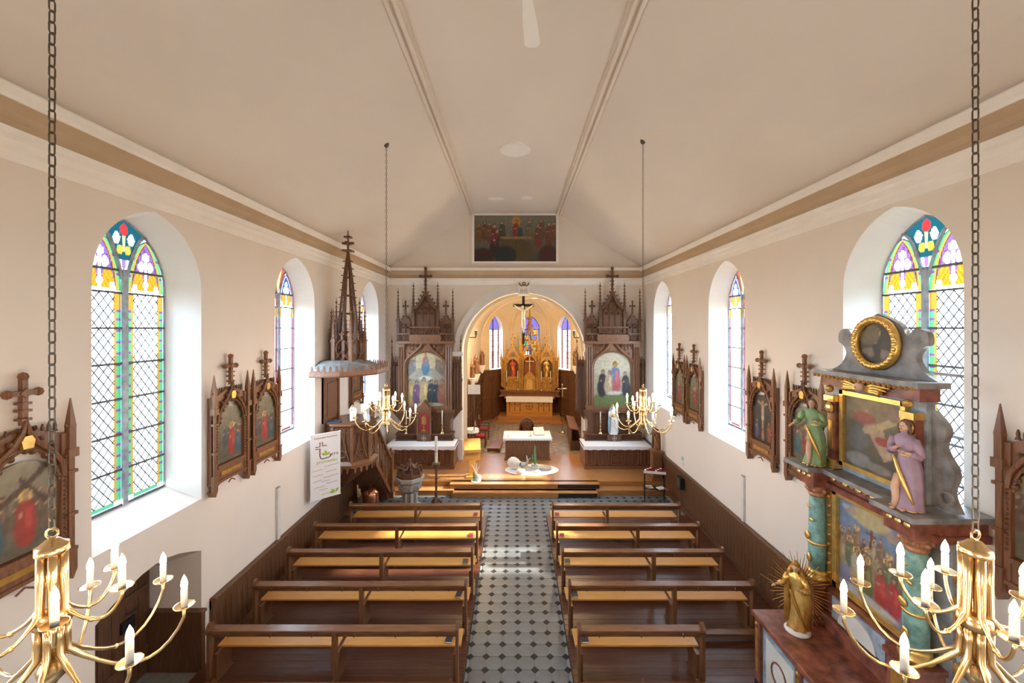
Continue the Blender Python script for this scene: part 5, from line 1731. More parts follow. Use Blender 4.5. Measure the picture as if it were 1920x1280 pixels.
mb = MB(); loft(mb, [(octo(.10, -.2), 1.25), (octo(.2, -.15), 1.4), (octo(.26, -.12), 1.45), (octo(.5), 1.75), (octo(.68), 1.93)]); mb.build('corbel', M['dark'], t)
o8 = [(.62 * math.cos(PI / 8 + PI * i / 4), .62 * math.sin(PI / 8 + PI * i / 4)) for i in range(8)]
for i in range(8):
    a, b = Vector((*o8[i], 0)), Vector((*o8[(i + 1) % 8], 0))
    if min(a.x, b.x) + PX < XL + .02: continue
    d = (b - a); L = d.length; d.normalize(); nn = Vector((d.y, -d.x, 0))
    F = Matrix.Translation(a) @ Matrix(((d.x, -nn.x, 0, 0), (d.y, -nn.y, 0, 0), (0, 0, 1, 0), (0, 0, 0, 1)))
    mb = MB(F)
    mb.tube([(.0, -.02, 2.06), (.0, -.02, 3.0)], .04, 6)
    tracery(mb, .05, L - .05, 2.55, 2.96, -.015, .014, 3)
    mb.tube([(.05, -.02, 2.12), (.12, -.02, 2.3), (L / 2 - .05, -.02, 2.6), (L / 2, -.02, 2.8), (L / 2 + .05, -.02, 2.6), (L - .12, -.02, 2.3), (L - .05, -.02, 2.12)], .018, 5)
    mb.tube([(L / 2 + .09 * math.cos(q), -.02, 2.28 + .09 * math.sin(q)) for q in [2 * PI * k / 10 for k in range(10)]], .014, 4, True)
    crest(mb, 0, L, 1.93, -.06, -.16, 3)
    mb.build('tracery_panel', M['oak'], t)
# stair with pierced balustrade
mb = MB()
for k in range(10):
    mb.box(-.42, .38, .62 + k * .17, .62 + (k + 1) * .17 + .02, 0 if k > 7 else 1.9 - k * .19 - .25, 1.9 - k * .19)
mb.build('stair_flight', M['dark'], t)
mb = MB()
mb.prism([(.55, 1.75), (.55, 1.95), (2.2, .28), (2.2, .08)], 'x', .38, .44)
mb.prism([(.55, 2.92), (.55, 3.02), (2.2, 1.36), (2.2, 1.24)], 'x', .35, .47)
for k in range(6):
    y = .62 + k * .28
    z0 = 1.95 - (y - .55) * 1.012; z1 = 2.92 - (y - .55) * 1.012
    mb.box(.39, .43, y - .02, y + .02, z0, z1)
    mb.tube([(.41, y, z0 + .3), (.41, y + .14, z1 - .25), (.41, y + .28, z0 + .02)], .016, 4)
    mb.tube([(.41, y + .14 + .07 * math.cos(q), z0 + .28 + .07 * math.sin(q)) for q in [2 * PI * j / 8 for j in range(8)]], .012, 4, True)
mb.build('stair_balustrade', M['oak'], t)
mb = MB(); mb.box(.33, .49, 2.18, 2.34, 0, 1.42); mb.box(.30, .52, 2.15, 2.37, 1.42, 1.5); mb.frustum((.41, 2.26, 1.5), (.41, 2.26, 1.62), .09, .03, 4, PI / 4); mb.box(.29, .53, 2.14, 2.38, 0, .2)
mb.build('newel_post', M['oak'], t)
# back panel on the wall
mb = MB(); mb.box(XL - PX, XL - PX + .05, -.45, .45, 3.05, 4.4); mb.box(XL - PX, XL - PX + .1, -.45, -.36, 3.05, 4.4); mb.box(XL - PX, XL - PX + .1, .36, .45, 3.05, 4.4); mb.box(XL - PX, XL - PX + .09, -.3, .3, 3.2, 4.1)
mb.build('back_panel', M['oak'], t)
# canopy
cx = -4.85 - PX
mb = MB(); loft(mb, [(octo(1.24, cx), 4.36), (octo(1.30, cx), 4.40), (octo(1.28, cx), 4.50)]); mb.build('canopy', M['oak'], t)
mb = MB(); loft(mb, [(octo(1.24, cx), 4.50), (octo(.62, cx), 4.74)]); mb.build('canopy_roof', M['marble_g'], t)
o8 = octo(1.27, cx)
for i in range(8):
    a, b = Vector((*o8[i], 0)), Vector((*o8[(i + 1) % 8], 0))
    if a.x + PX < XL + .05 and b.x + PX < XL + .05: continue
    d = (b - a); L = d.length; d.normalize(); nn = Vector((d.y, -d.x, 0))
    F = Matrix.Translation(a) @ Matrix(((d.x, -nn.x, 0, 0), (d.y, -nn.y, 0, 0), (0, 0, 1, 0), (0, 0, 0, 1)))
    mb = MB(F); crest(mb, 0, L, 4.49, 0, .17, max(2, int(L / .13))); mb.build('cresting', M['oak'], t)
def ring(r, n=6, rot=0.0): return [(cx + .22 + r * math.cos(rot + 2 * PI * i / n), r * math.sin(rot + 2 * PI * i / n)) for i in range(n)]
cx0 = cx + .22
for (x, y) in ring(.46):
    mb = MB(); pinnacle(mb, x, y, 4.66, 1.5, .09, 6); mb.build('pinnacle', M['oak'], t)
for (x, y) in ring(.30, 6, PI / 6):
    mb = MB(); pinnacle(mb, x, y, 4.7, 1.75, .08, 6); mb.build('pinnacle', M['dark'], t)
r6 = ring(.46)
for i in range(6):
    a, b = Vector((*r6[i], 0)), Vector((*r6[(i + 1) % 6], 0)); d = (b - a); L = d.length; d.normalize(); nn = Vector((d.y, -d.x, 0))
    F = Matrix.Translation(a) @ Matrix(((d.x, -nn.x, 0, 0), (d.y, -nn.y, 0, 0), (0, 0, 1, 0), (0, 0, 0, 1)))
    mb = MB(F); lattice(mb, .04, L - .04, 4.72, 5.0, 0, .018, 1); mb.tube([(p[0], 0, p[1]) for p in parch(L / 2 - .04, .3, 4, L / 2, 5.0)], .018, 4); mb.box(.0, L, -.02, .02, 4.68, 4.73)
    finial_cross(mb, L / 2, 0, 5.3, .2, .1, .03)
    mb.build('gallery_tracery', M['oak'], t)
mb = MB()
r6 = ring(.27, 6, PI / 6)
for (x, y) in r6:
    mb.tube([(x, y, 4.7), (cx0 + (x - cx0) * .85, y * .85, 5.8), (cx0 + (x - cx0) * .35, y * .35, 7.1), (cx0, 0, 7.75)], [.035, .035, .03, .03], 5)
for z, r in ((5.0, .27), (5.5, .25), (6.0, .21), (6.5, .16), (7.0, .1)):
    mb.tube([(cx0 + r * math.cos(q), r * math.sin(q), z) for q in [PI / 6 + PI / 3 * k for k in range(6)]], .02, 4, True)
for k in range(9):
    z = 5.85 + k * .2; r = .23 - .019 * k
    for q in range(6):
        a = PI / 6 + PI / 3 * q
        mb.box(cx0 + (r + .03) * math.cos(a) - .025, cx0 + (r + .03) * math.cos(a) + .025, (r + .03) * math.sin(a) - .025, (r + .03) * math.sin(a) + .025, z - .012, z + .012)
mb.build('spire', M['dark'], t)
mb = MB(); mb.box(cx0 - .13, cx0 + .13, -.13, .13, 7.72, 7.76); mb.box(cx0 - .16, cx0 + .16, -.03, .03, 7.92, 7.98); mb.box(cx0 - .03, cx0 + .03, -.16, .16, 7.92, 7.98); mb.box(cx0 - .09, cx0 + .09, -.09, .09, 8.1, 8.14); mb.frustum((cx0, 0, 7.7), (cx0, 0, 8.3), .035, .012, 6)
mb.build('spire_finial', M['dark'], t)
statue('saint_figurine', 'small pale saint figurine standing on the pulpit rim', (-4.35, 10.95, 3.105), 0, .42, M['dark'], None, robe=M['candle'], trim=M['whiterobe'], skin=M['skin'], hair=M['hair'], arms='pray', cloak=M['candle'])
statue('saint_figurine', 'dark wooden saint figurine at the far side of the pulpit rim', (-4.05, 11.6, 3.105), .6, .40, M['dark'], None, robe=M['oak'], trim=M['gilt'], skin=M['oak'], hair=M['dark'], arms='chest', cloak=M['dark'])
mb = MB(); mb.box(-.17, .17, -.08, .08, 0, .02)
for k in range(7): mb.frustum((-.14 + k * .046, 0, .02), (-.14 + k * .046, 0, .07), .014, .008, 6)
o = mb.build('candle_tray', mat('dark_blue_metal', (.03, .05, .09), .5, .3, .1, 9)); o.location = (-4.8, 10.87, 3.105)
tag(o, 'small dark blue candle tray lying on the near pulpit rim', 'tray')

# banner hanging beside the pulpit
t = thing('parish_banner', 'white parish banner with brown cross and green leaf lettering beside the pulpit', 'banner', (-4.74, 10.25, 1.37), R(43.9))
MB().box(-.36, .36, 0, .012, 0, 1.60).build('banner_sheet', M['print'], t)
MB().box(-.37, .37, -.006, .018, 1.59, 1.61).box(-.37, .37, -.006, .018, -.01, .01).build('hem_rod', M['print'], t)
for sx in (-.34, .34):
    for z in (.03, 1.57): MB().lathe([(.008, 0), (.008, .004)], 8).build('eyelet', M['iron'], t).location = (sx, -.003, z)
def btxt(s, size, x, z, m, al='CENTER'):
    obj('lettering', text_mesh(s, size, m, .0012, al), t, (x, -.002, z), (PI / 2, 0, 0))
btxt('Communauté de paroisses', .052, 0, 1.49, M['ink'])
mb = MB()
for pts in ([(-.24, 1.29), (-.14, 1.29), (-.14, 1.40)], [(-.08, 1.40), (-.08, 1.30), (.02, 1.30)], [(-.24, 1.24), (-.14, 1.24), (-.14, 1.06), (-.12, 1.0), (-.07, .975), (.02, .985), (.10, 1.0), (.14, 1.06)]):
    mb.tube([(p[0], -.002, p[1]) for p in pts], .011, 5)
mb.build('cross_logo', M['ink'], t)
mb = MB()
for an, ln in ((PI / 2, .14), (.6, .13), (PI - .6, .13)):
    c_, s_ = math.cos(an), math.sin(an)
    q = [(0, 0), (ln * .5 * c_ - .03 * s_, ln * .5 * s_ + .03 * c_), (ln * c_, ln * s_), (ln * .5 * c_ + .03 * s_, ln * .5 * s_ - .03 * c_)]
    mb.prism([(p[0] + .0, p[1] + 1.05) for p in q], 'y', -.004, 0)
mb.build('leaf_logo', M['inkg'], t)
btxt('erre', .13, .2, 1.02, M['ink']); btxt('de', .045, -.19, .90, M['inkg']); btxt('promesses', .115, .03, .87, M['inkg'])
# the small handwritten lines are too blurred to read in the photograph: ink strokes only
mb = MB(); rl = random.Random(3)
for x_, z_, w_ in ((.14, .78, .36), (-.2, .71, .24), (.13, .64, .26), (-.19, .58, .24), (.12, .51, .38), (-.2, .45, .20), (.0, .41, .20), (.15, .345, .28), (-.15, .29, .26), (-.06, .215, .20)):
    n_ = int(w_ / .018); pts = []
    for k in range(n_ + 1):
        pts.append((x_ - w_ / 2 + w_ * k / n_, -.002, z_ + rl.uniform(-.008, .010) + .05 * (k / n_ - .5) * w_))
    mb.tube(pts, .0035, 4)
mb.build('handwriting', M['ink'], t, kind='stuff')
btxt('Saint Paul', .05, 0, .08, M['inkg'])
mb = MB()
for an, ln in ((PI * .75, .14), (.9, .14), (PI - .25, .15)):
    c_, s_ = math.cos(an), math.sin(an)
    q = [(0, 0), (ln * .5 * c_ - .035 * s_, ln * .5 * s_ + .035 * c_), (ln * c_, ln * s_), (ln * .5 * c_ + .035 * s_, ln * .5 * s_ - .035 * c_)]
    mb.prism([(p[0] + .23, p[1] + .07) for p in q], 'y', -.004, 0)
mb.build('leaf_print', M['inkg'], t)
# ------------------------------------------------------------------ high altar in the apse
def cht(name, label, cat, x, y, z, rz=0.0, group=None):
    p = chp(x, y, z)
    return thing(name, label, cat, p, CA + rz, group)
t = cht('high_altar', 'gilded gothic high altar with niches, statues and central spire in the apse', 'altar', 0, 6.9, .33)
mb = MB(); mb.box(-2.0, 2.0, -.85, .9, 0, .13); mb.build('predella_step', M['sanct'], t)
mb = MB(); mb.box(-1.75, 1.75, -.55, .9, .13, .30); mb.build('predella_step', M['sanct'], t)
mb = MB(); mb.box(-1.3, 1.3, -.12, .7, .30, 1.30); mb.build('mensa', M['seat'], t)
mb = MB(); mb.box(-1.4, 1.4, -.2, .75, 1.28, 1.35); mb.build('mensa_top', M['seat'], t)
for i in range(3):
    x = (-.82, 0, .82)[i]
    mb = MB(); mb.mi = 0; mb.box(x - .36, x + .36, -.15, -.12, .45, 1.2); mb.mi = 1
    if i == 1:
        mb.tube([(x + .2 * math.cos(q), -.16, .85 + .2 * math.sin(q)) for q in [2 * PI * k / 14 for k in range(14)]], .02, 5, True); mb.box(x - .02, x + .02, -.17, -.15, .68, 1.02); mb.box(x - .17, x + .17, -.17, -.15, .83, .87)
    else: tracery(mb, x - .3, x + .3, .55, 1.15, -.16, .02, 2)
    mb.build('front_panel', [M['seat'], M['oak']], t)
mb = MB(); mb.box(-1.75, 1.75, .1, .95, 1.34, 1.42); mb.box(-1.65, 1.65, .15, .95, 1.42, 1.62); mb.box(-1.72, 1.72, .1, .95, 1.62, 1.70); lattice(mb, -1.6, 1.6, 1.44, 1.6, .14, .014, 18)
mb.build('gradine', M['oak'], t)
GZ = 1.70
# three bays
for i, (x, w, z1) in enumerate(((-.98, .40, 3.55), (0, .42, 3.7), (.98, .40, 3.55))):
    b = MB(); b.box(x - w, x + w, .55, .9, GZ, z1); b.build('bay_back', M['dark'] if i != 1 else mat('red_gilt_ground', (.28, .09, .03), .5, .2, .2, 8), t)
    b = MB()
    b.box(x - w, x + w, .25, .62, GZ, GZ + .75); tracery(b, x - w + .06, x + w - .06, GZ + .15, GZ + .68, .23, .02, 2)
    for sg in (-1, 1):
        b.box(x + sg * w - .07, x + sg * w + .07, .3, .9, GZ, z1)
        b.tube([(x + sg * w, .27, GZ + .75), (x + sg * w, .27, z1)], .045, 6)
    a = parch(w - .06, .45, 6, x, z1 - .5)
    b.strip(a, [(p[0], z1 + .05) for p in a], 'y', .28, .4)
    b.build('bay_frame', M['gilt'], t)
    g = MB()
    top = z1 + (.85 if i != 1 else 1.05)
    g.strip([(x - w - .08, z1), (x - w * .4, z1 + (top - z1) * .55), (x, top), (x + w * .4, z1 + (top - z1) * .55), (x + w + .08, z1)], [(x - w + .1, z1), (x - w * .25, z1 + (top - z1) * .38), (x, top - .25), (x + w * .25, z1 + (top - z1) * .38), (x + w - .1, z1)], 'y', .24, .36)
    tracery(g, x - w + .1, x + w - .1, z1 - .02, z1 + .32, .33, .02, 3)
    for k in range(5):
        for sg in (-1, 1): g.ball((x + sg * (w + .06) * (1 - k / 5), .27, z1 + .08 + (top - z1) * k / 5), .05, 6, 4)
    if i != 1: finial_cross(g, x, .3, top - .05, .55, .22, .05)
    g.build('canopy_gable', M['gilt'], t)
    for sg in (-1, 1):
        p = MB(); pinnacle(p, x + sg * (w + .04), .32, z1 - .1, 1.35 if i != 1 else 1.7, .1, 5); p.build('pinnacle', M['gilt'], t)
for sg in (-1, 1):
    w_ = MB(); xa, xb = sorted((sg * 1.42, sg * 1.68)); w_.box(xa, xb, .45, .85, GZ + .2, 3.45); tracery(w_, xa + .02, xb - .02, GZ + .4, 3.4, .43, .02, 2)
    w_.prism([(sg * 1.42, GZ), (sg * 1.68, GZ + .2), (sg * 1.42, GZ + .2)], 'y', .45, .85)
    crest(w_, xa, xb, 3.45, .5, .2, 2); w_.build('side_wing', M['gilt'], t)
    p = MB(); pinnacle(p, sg * 1.68, .5, 3.0, 1.3, .1, 5); p.build('pinnacle', M['gilt'], t)
# central spire
sp = MB()
for q in range(6):
    a = PI / 3 * q
    sp.tube([(.26 * math.cos(a), .6 + .26 * math.sin(a), 3.75), (.22 * math.cos(a), .6 + .22 * math.sin(a), 4.7), (.08 * math.cos(a), .6 + .08 * math.sin(a), 5.7), (0, .6, 6.3)], .035, 5)
for z, r in ((4.1, .25), (4.5, .23), (4.9, .2), (5.3, .14), (5.7, .09)):
    sp.tube([(r * math.cos(a), .6 + r * math.sin(a), z) for a in [PI / 3 * k for k in range(6)]], .022, 4, True)
    for k in range(6):
        a = PI / 3 * k; sp.ball(((r + .04) * math.cos(a), .6 + (r + .04) * math.sin(a), z + .1), .035, 5, 4)
sp.frustum((0, .6, 6.2), (0, .6, 6.6), .04, .01, 6); sp.box(-.1, .1, .58, .62, 6.4, 6.44)
sp.build('spire', M['gilt'], t)
for sg in (-1, 1):
    for dx, h in ((.38, 1.9), (.58, 1.5)):
        p = MB(); pinnacle(p, sg * dx, .55, 3.6, h, .09, 6); p.build('pinnacle', M['gilt'], t)
tb = MB(); tb.box(-.3, .3, .15, .5, GZ, GZ + .75); tb.prism([(-.33, GZ + .75), (.33, GZ + .75), (0, GZ + 1.15)], 'y', .15, .4); tb.build('tabernacle', M['gilt'], t)
tb = MB(); tb.prism([(-.18, GZ + .06)] + garch(.18, .18, 5, 0, GZ + .45) + [(.18, GZ + .06)], 'y', .12, .15); tb.build('tabernacle_door', M['gold'], t)
cr = MB(); finial_cross(cr, 0, .22, GZ + 1.1, .85, .42, .05); cr.build('altar_cross', M['gold'], t)
def on_altar(x, y, z): return chp(x, 6.9 + y, .33 + z)
statue('niche_statue', 'statue in a red robe in the left niche of the high altar', on_altar(-.98, .44, GZ + .752), CA, 1.05, None, None, robe=M['redrobe'], trim=M['gold'], skin=M['skin'], hair=M['hair'], arms='chest', crown=M['gold'])
statue('niche_statue', 'gilded robed statue in the right niche of the high altar', on_altar(.98, .44, GZ + .752), CA, 1.05, None, None, robe=M['gold'], trim=M['gilt'], skin=M['skin'], hair=M['hair'], arms='pray', cloak=M['gilt'])
for k, x in enumerate((-1.32, -.68, .68, 1.2)):
    p = on_altar(x, .18, GZ)
    candlestick(p[0], p[1], p[2], .48, 'gilt candlestick with tall white candle on the high altar, %s from the left' % ('first', 'second', 'third', 'fourth')[k], .62, 1.1, 'candlesticks on the high altar')
mb = MB(CH @ Matrix.Translation((0, 6.9, .33))); mb.box(-1.32, 1.32, -.23, .1, 1.352, 1.362); mb.box(-1.32, 1.32, -.235, -.222, 1.08, 1.36)
tag(mb.build('altar_cloth', M['cloth']), 'white linen frontal cloth over the high altar table', 'cloth', 'white altar cloths')

# hanging crucifix in the arch
t = thing('rood_cross', 'black wooden crucifix with pale corpus hanging in the chancel arch', 'crucifix', (.34, 16.9, 4.94), 0)
mb = MB(); mb.box(-.055, .055, 0, .05, 0, 2.06); mb.box(-.43, .43, 0, .05, 1.55, 1.66); mb.build('cross', M['black'], t)
mb = MB(); mb.smooth = True
P_ = lambda x, z: (x, -.05, z)
mb.tube([P_(0, 1.42), P_(.0, 1.3), P_(-.01, 1.12), P_(.0, 1.0)], [.05, .075, .055, .062], 10)
for sg in (-1, 1):
    mb.tube([P_(sg * .06, 1.4), P_(sg * .2, 1.48), P_(sg * .37, 1.60)], [.032, .026, .016], 8)
    for q in range(4): mb.tube([P_(sg * .37, 1.60), P_(sg * (.41), 1.60 + q * .012)], .006, 4)
    mb.tube([P_(sg * .03, 1.0), (sg * .035, -.09, .76), P_(sg * .012, .52)], [.045, .034, .022], 8)
    mb.ball((sg * .015, -.08, .49), .025, 8, 5, .8, 1.4, .8)
mb.frustum(P_(-.005, 1.4), P_(-.02, 1.5), .025, .025, 8); mb.ball((-.03, -.065, 1.53), .055, 12, 8, .85, .95, 1.15)
mb.mi = 1; mb.ball((-.03, -.05, 1.55), .058, 10, 6, .9, .95, 1.0); mb.mi = 2; mb.lathe([(.068, .97), (.075, 1.04), (.062, 1.09)], 12, (0, -.05, 0), 1, .8)
mb.build('corpus', [M['candle'], M['hair'], M['whiterobe']], t)

# ------------------------------------------------------------------ free-standing altar and celebrant's things
t = thing('altar_table', 'freestanding oak altar table with fluted front before the chancel arch', 'altar', (.49, 16.3, .33), 0)
mb = MB(); mb.box(-.88, .88, .08, 1.05, 0, .82); mb.build('body', M['oak'], t)
for k in range(22):
    x = -.84 + k * .0775
    MB().box(x, x + .05, .05, .08, .08, .80).build('flute', M['oak'], t)
MB().box(-.92, .92, .02, 1.1, 0, .08).build('plinth', M['oak'], t)
MB().bbox(-.94, .94, .0, 1.15, .82, .88, .01).build('table_top', M['oak'], t)
mb = MB(); mb.box(-.97, .97, -.02, 1.17, .882, .892)
A = [(-.97 + 1.94 * i / 32, .888) for i in range(33)]; B = [(p[0], .80 + .015 * (i % 2)) for i, p in enumerate(A)]
mb.strip(A, B, 'y', -.028, -.02)
for sg in (-1, 1): mb.box(min(sg * .97, sg * .96), max(sg * .97, sg * .96), -.02, 1.17, .72, .89)
o = mb.build('altar_cloth', M['cloth']); o.location = (.49, 16.3, .33); tag(o, 'white scalloped cloth over the freestanding altar table', 'cloth', 'white altar cloths')
t = thing('book_stand', 'slanted wooden book stand with open missal on the altar table', 'book stand', (.98, 16.85, 1.222), .15)
mb = MB(); mb.prism([(-.15, 0), (.2, .0), (.2, .25), (.17, .25)], 'x', -.2, .2); mb.build('stand', M['oak'], t)
mb = MB(); mb.prism([(-.13, .045), (-.13, .015), (.19, .25), (.17, .275)], 'x', -.21, 0); mb.prism([(-.13, .045), (-.13, .015), (.19, .25), (.17, .275)], 'x', .005, .21); mb.build('open_missal', M['panelw'], t)
t = thing('microphone', 'thin table microphone on a small round foot on the altar', 'microphone', (.62, 16.6, 1.222), 0)
MB().lathe([(.06, 0), (.055, .015), (.01, .02)], 12).build('foot', M['copper'], t); MB().tube([(0, 0, .02), (0, 0, .22), (.01, -.02, .32)], .006, 5).build('stem', M['black'], t)
t = thing('altar_candle', 'short white candle on the left end of the altar table', 'candle', (-.28, 16.55, 1.222), 0)
MB().lathe([(.045, 0), (.04, .012), (.02, .02)], 12).build('dish', M['brass'], t); MB().lathe([(.022, .02), (.022, .12), (.004, .125)], 10).build('wax', M['candle'], t)

def chair(x, y, z, rz, label, round_back=False):
    t = thing('sanctuary_chair', label, 'chair', (x, y, z), rz, 'dark oak chairs in the chancel')
    for sx in (-1, 1):
        MB().box(sx * .24 - .025, sx * .24 + .025, -.25, -.2, 0, .68).build('leg', M['dark'], t)
        MB().box(sx * .24 - .025, sx * .24 + .025, .2, .25, 0, .95).build('leg', M['dark'], t)
        MB().box(sx * .24 - .03, sx * .24 + .03, -.27, .24, .66, .71).build('armrest', M['dark'], t)
    MB().box(-.26, .26, -.25, .25, .38, .44).build('seat_frame', M['dark'], t)
    MB().bbox(-.24, .24, -.25, .22, .44, .50, .02).build('cushion', M['red'], t)
    b = MB()
    if round_back:
        pts = garch(.34, .42, 8, 0, .82)
        b.prism([(-.34, .5)] + pts + [(.34, .5)], 'y', .2, .25); b.build('backrest', M['dark'], t)
        b = MB()
        for r in (.1, .2): b.tube([(r * math.cos(q), .26, .92 + r * math.sin(q)) for q in [2 * PI * k / 14 for k in range(14)]], .018, 5, True)
        for k in range(6): b.tube([(0, .26, .92), (.2 * math.cos(k * PI / 3), .26, .92 + .2 * math.sin(k * PI / 3))], .012, 4)
        b.build('carved_rose', M['oak'], t)
    else:
        b.prism([(-.26, .5), (-.26, .98), (-.12, 1.1), (0, 1.14), (.12, 1.1), (.26, .98), (.26, .5)], 'y', .2, .25); b.build('backrest', M['dark'], t)
        MB().bbox(-.19, .19, .17, .2, .58, .95, .01).build('back_cushion', M['red'], t)
chair(.52, 18.6, .33, PI, 'carved presider chair with round rose back behind the altar table', True)
chair(-1.55, 18.3, .33, PI / 2, 'dark chair with red cushions at the left of the chancel, nearer one')
chair(-1.5, 19.6, .33, PI / 2, 'dark chair with red cushions at the left of the chancel, farther one')
t = thing('chancel_dais', 'low dark wooden dais in front of the red cushioned chairs', 'dais', (-1.0, 17.5, .33), CA)
MB().bbox(-.2, .35, 0, 1.3, 0, .14, .01).build('board', M['oakx'], t); MB().box(-.15, .3, .05, 1.25, 0, .1).build('frame', M['dark'], t)
t = thing('credence_table', 'small round table with scalloped white cloth by the left pier', 'table', (-1.88, 17.7, .33), 0)
MB().lathe([(.18, 0), (.15, .03), (.03, .06), (.03, .88), (.28, .9), (.28, .92)], 16).build('pedestal_table', M['oak'], t)
mb = MB()
v = []; n_ = 32
for i in range(n_): v.append((.30 * math.cos(2 * PI * i / n_), .30 * math.sin(2 * PI * i / n_), .93))
for i in range(n_): r_ = .31 + .015 * (i % 2); v.append((r_ * math.cos(2 * PI * i / n_), r_ * math.sin(2 * PI * i / n_), .80 - .015 * (i % 2)))
mb.add(v, [tuple(range(n_))] + [(i, n_ + i, n_ + (i + 1) % n_, (i + 1) % n_) for i in range(n_)]); mb.build('round_cloth', M['cloth'], t)
t = thing('hymn_board', 'blank white hymn board on a pole at the left pier of the arch', 'board', (-1.75, 17.45, .33), 0)
MB().lathe([(.14, 0), (.13, .03), (.02, .05), (.018, 2.5)], 12).build('pole', M['iron'], t); MB().box(-.26, .26, -.03, .0, 2.46, 2.86).build('panel', M['panelw'], t)
t = thing('choir_bench', 'dark oak choir bench with sloping desk front on the right of the chancel', 'bench', chp(2.0, 1.3, .33), CA)
MB().box(-.03, .03, 0, 2.6, 0, .95).build('desk_front', M['dark'], t); MB().prism([(-.08, .93), (.3, .86), (.3, .9), (-.08, .98)], 'y', 0, 2.6).build('desk_top', M['oak'], t)
MB().box(.42, .62, 0, 2.6, .38, .44).build('seat', M['dark'], t)
for y_ in (.05, 1.3, 2.5): MB().box(.0, .6, y_, y_ + .05, 0, .86 if False else .4).build('support', M['dark'], t)
t = thing('processional_cross', 'gilded processional cross on a tall staff at the right of the chancel', 'cross', chp(1.75, 4.3, .33), CA)
mb = MB(); mb.lathe([(.16, 0), (.15, .04), (.03, .08)], 12); mb.build('foot', M['brass'], t); MB().tube([(0, 0, .06), (0, 0, 1.85)], .014, 6).build('staff', M['brass'], t)
mb = MB(); finial_cross(mb, 0, 0, 1.8, .62, .40, .045); mb.build('cross', M['brass'], t)
for k, (x, y, z, h, lab, rz) in enumerate(((-2.5, 5.4, 3.6, .85, 'wooden saint statue on a bracket beside the left apse window', .6), (2.5, 5.4, 3.6, .9, 'wooden saint statue on a bracket beside the right apse window', -.6), (-2.48, 3.4, 3.35, .95, 'dark wooden statue on a bracket at the left chancel wall', .9), (-2.48, 2.3, 3.3, .75, 'small brown wooden statue on the nearest bracket of the left chancel wall', 1.0))):
    p = chp(x, y, z)
    st = statue('saint_statue', lab, p, CA + rz, h, None, 'wooden saints in the chancel', robe=M['oak'] if k < 3 else M['pew'], trim=M['gilt'], skin=M['skin'], hair=M['hair'], arms='chest', cloak=M['pew'])
    b = MB(); b.lathe([(.04, -.42), (.1, -.3), (.17, -.1), (.2, -.02), (.2, 0)], 10); b.build('bracket', M['white'], st)
# lamps behind the arch that light the chancel
for k, (x, y, z) in enumerate(((-2.1, 1.0, 5.4), (2.1, 1.0, 5.4))):
    t = cht('spotlight', 'small black spotlight behind the %s side of the chancel arch' % ('left', 'right')[k], 'lamp', x, y, z)
    MB().lathe([(.05, -.1), (.06, .08), (.055, .1)], 12).build('housing', M['black'], t)
    MB().lathe([(.048, .1), (.048, .104)], 12).build('lens', emit('lamp_lens', (1, .8, .5), 6.0), t)
    MB().box(-.02, .02, -.02, .02, -.2, -.1).box(min(0, math.copysign(.65, x)), max(0, math.copysign(.65, x)), -.02, .02, -.22, -.18).build('arm', M['black'], t)
    ld = bpy.data.lights.new('chancel_lamp', 'POINT'); ld.energy = 200; ld.color = (1.0, .72, .40); ld.shadow_soft_size = .12
    lo = bpy.data.objects.new('chancel_lamp', ld); lo.location = chp(x * .93, y + .25, z + .25); COL.objects.link(lo)

# ------------------------------------------------------------------ sanctuary furniture
t = thing('lectern', 'honey oak lectern with sloping desk at the left of the sanctuary', 'lectern', (-1.52, 14.55, .33), .15)
MB().box(-.22, .22, -.18, .2, 0, .05).build('foot', M['seat'], t); MB().box(-.12, .12, -.06, .1, .05, .95).build('post', M['seat'], t)
MB().prism([(-.18, .92), (-.15, .88), (.25, 1.27), (.22, 1.30)], 'x', -.29, .29).build('desk', M['seat'], t)
MB().box(-.29, .29, -.19, -.15, .9, 1.0).build('book_stop', M['seat'], t)
MB().box(-.27, .27, -.172, -.15, .62, .98).build('front_panel', M['seat'], t)
t = thing('dried_stem_vase', 'small vase of dried pale stems on a dish before the lectern', 'vase', (-1.35, 14.12, .332), 0)
MB().lathe([(.17, 0), (.18, .015), (.12, .012)], 16).build('dish', M['cloth'], t)
MB().lathe([(.05, .015), (.07, .1), (.05, .22), (.055, .25)], 12).build('vase', M['pottery'], t)
for k in range(9):
    a = k * .7
    MB().tube([(0, 0, .2), (.05 * math.cos(a), .05 * math.sin(a), .38), (.16 * math.cos(a), .16 * math.sin(a), .55 + .03 * (k % 4))], [.006, .005, .003], 4).build('stem', M['candle'], t)
MB().prism([(-.12, .02), (-.02, .02), (-.05, .3), (-.09, .33)], 'y', -.06, -.03).build('leaf', M['leaf'], t)
MB().ball((.1, -.02, .12), .09, 10, 6, 1, .8, 1.3).build('white_flower', M['cloth'], t)
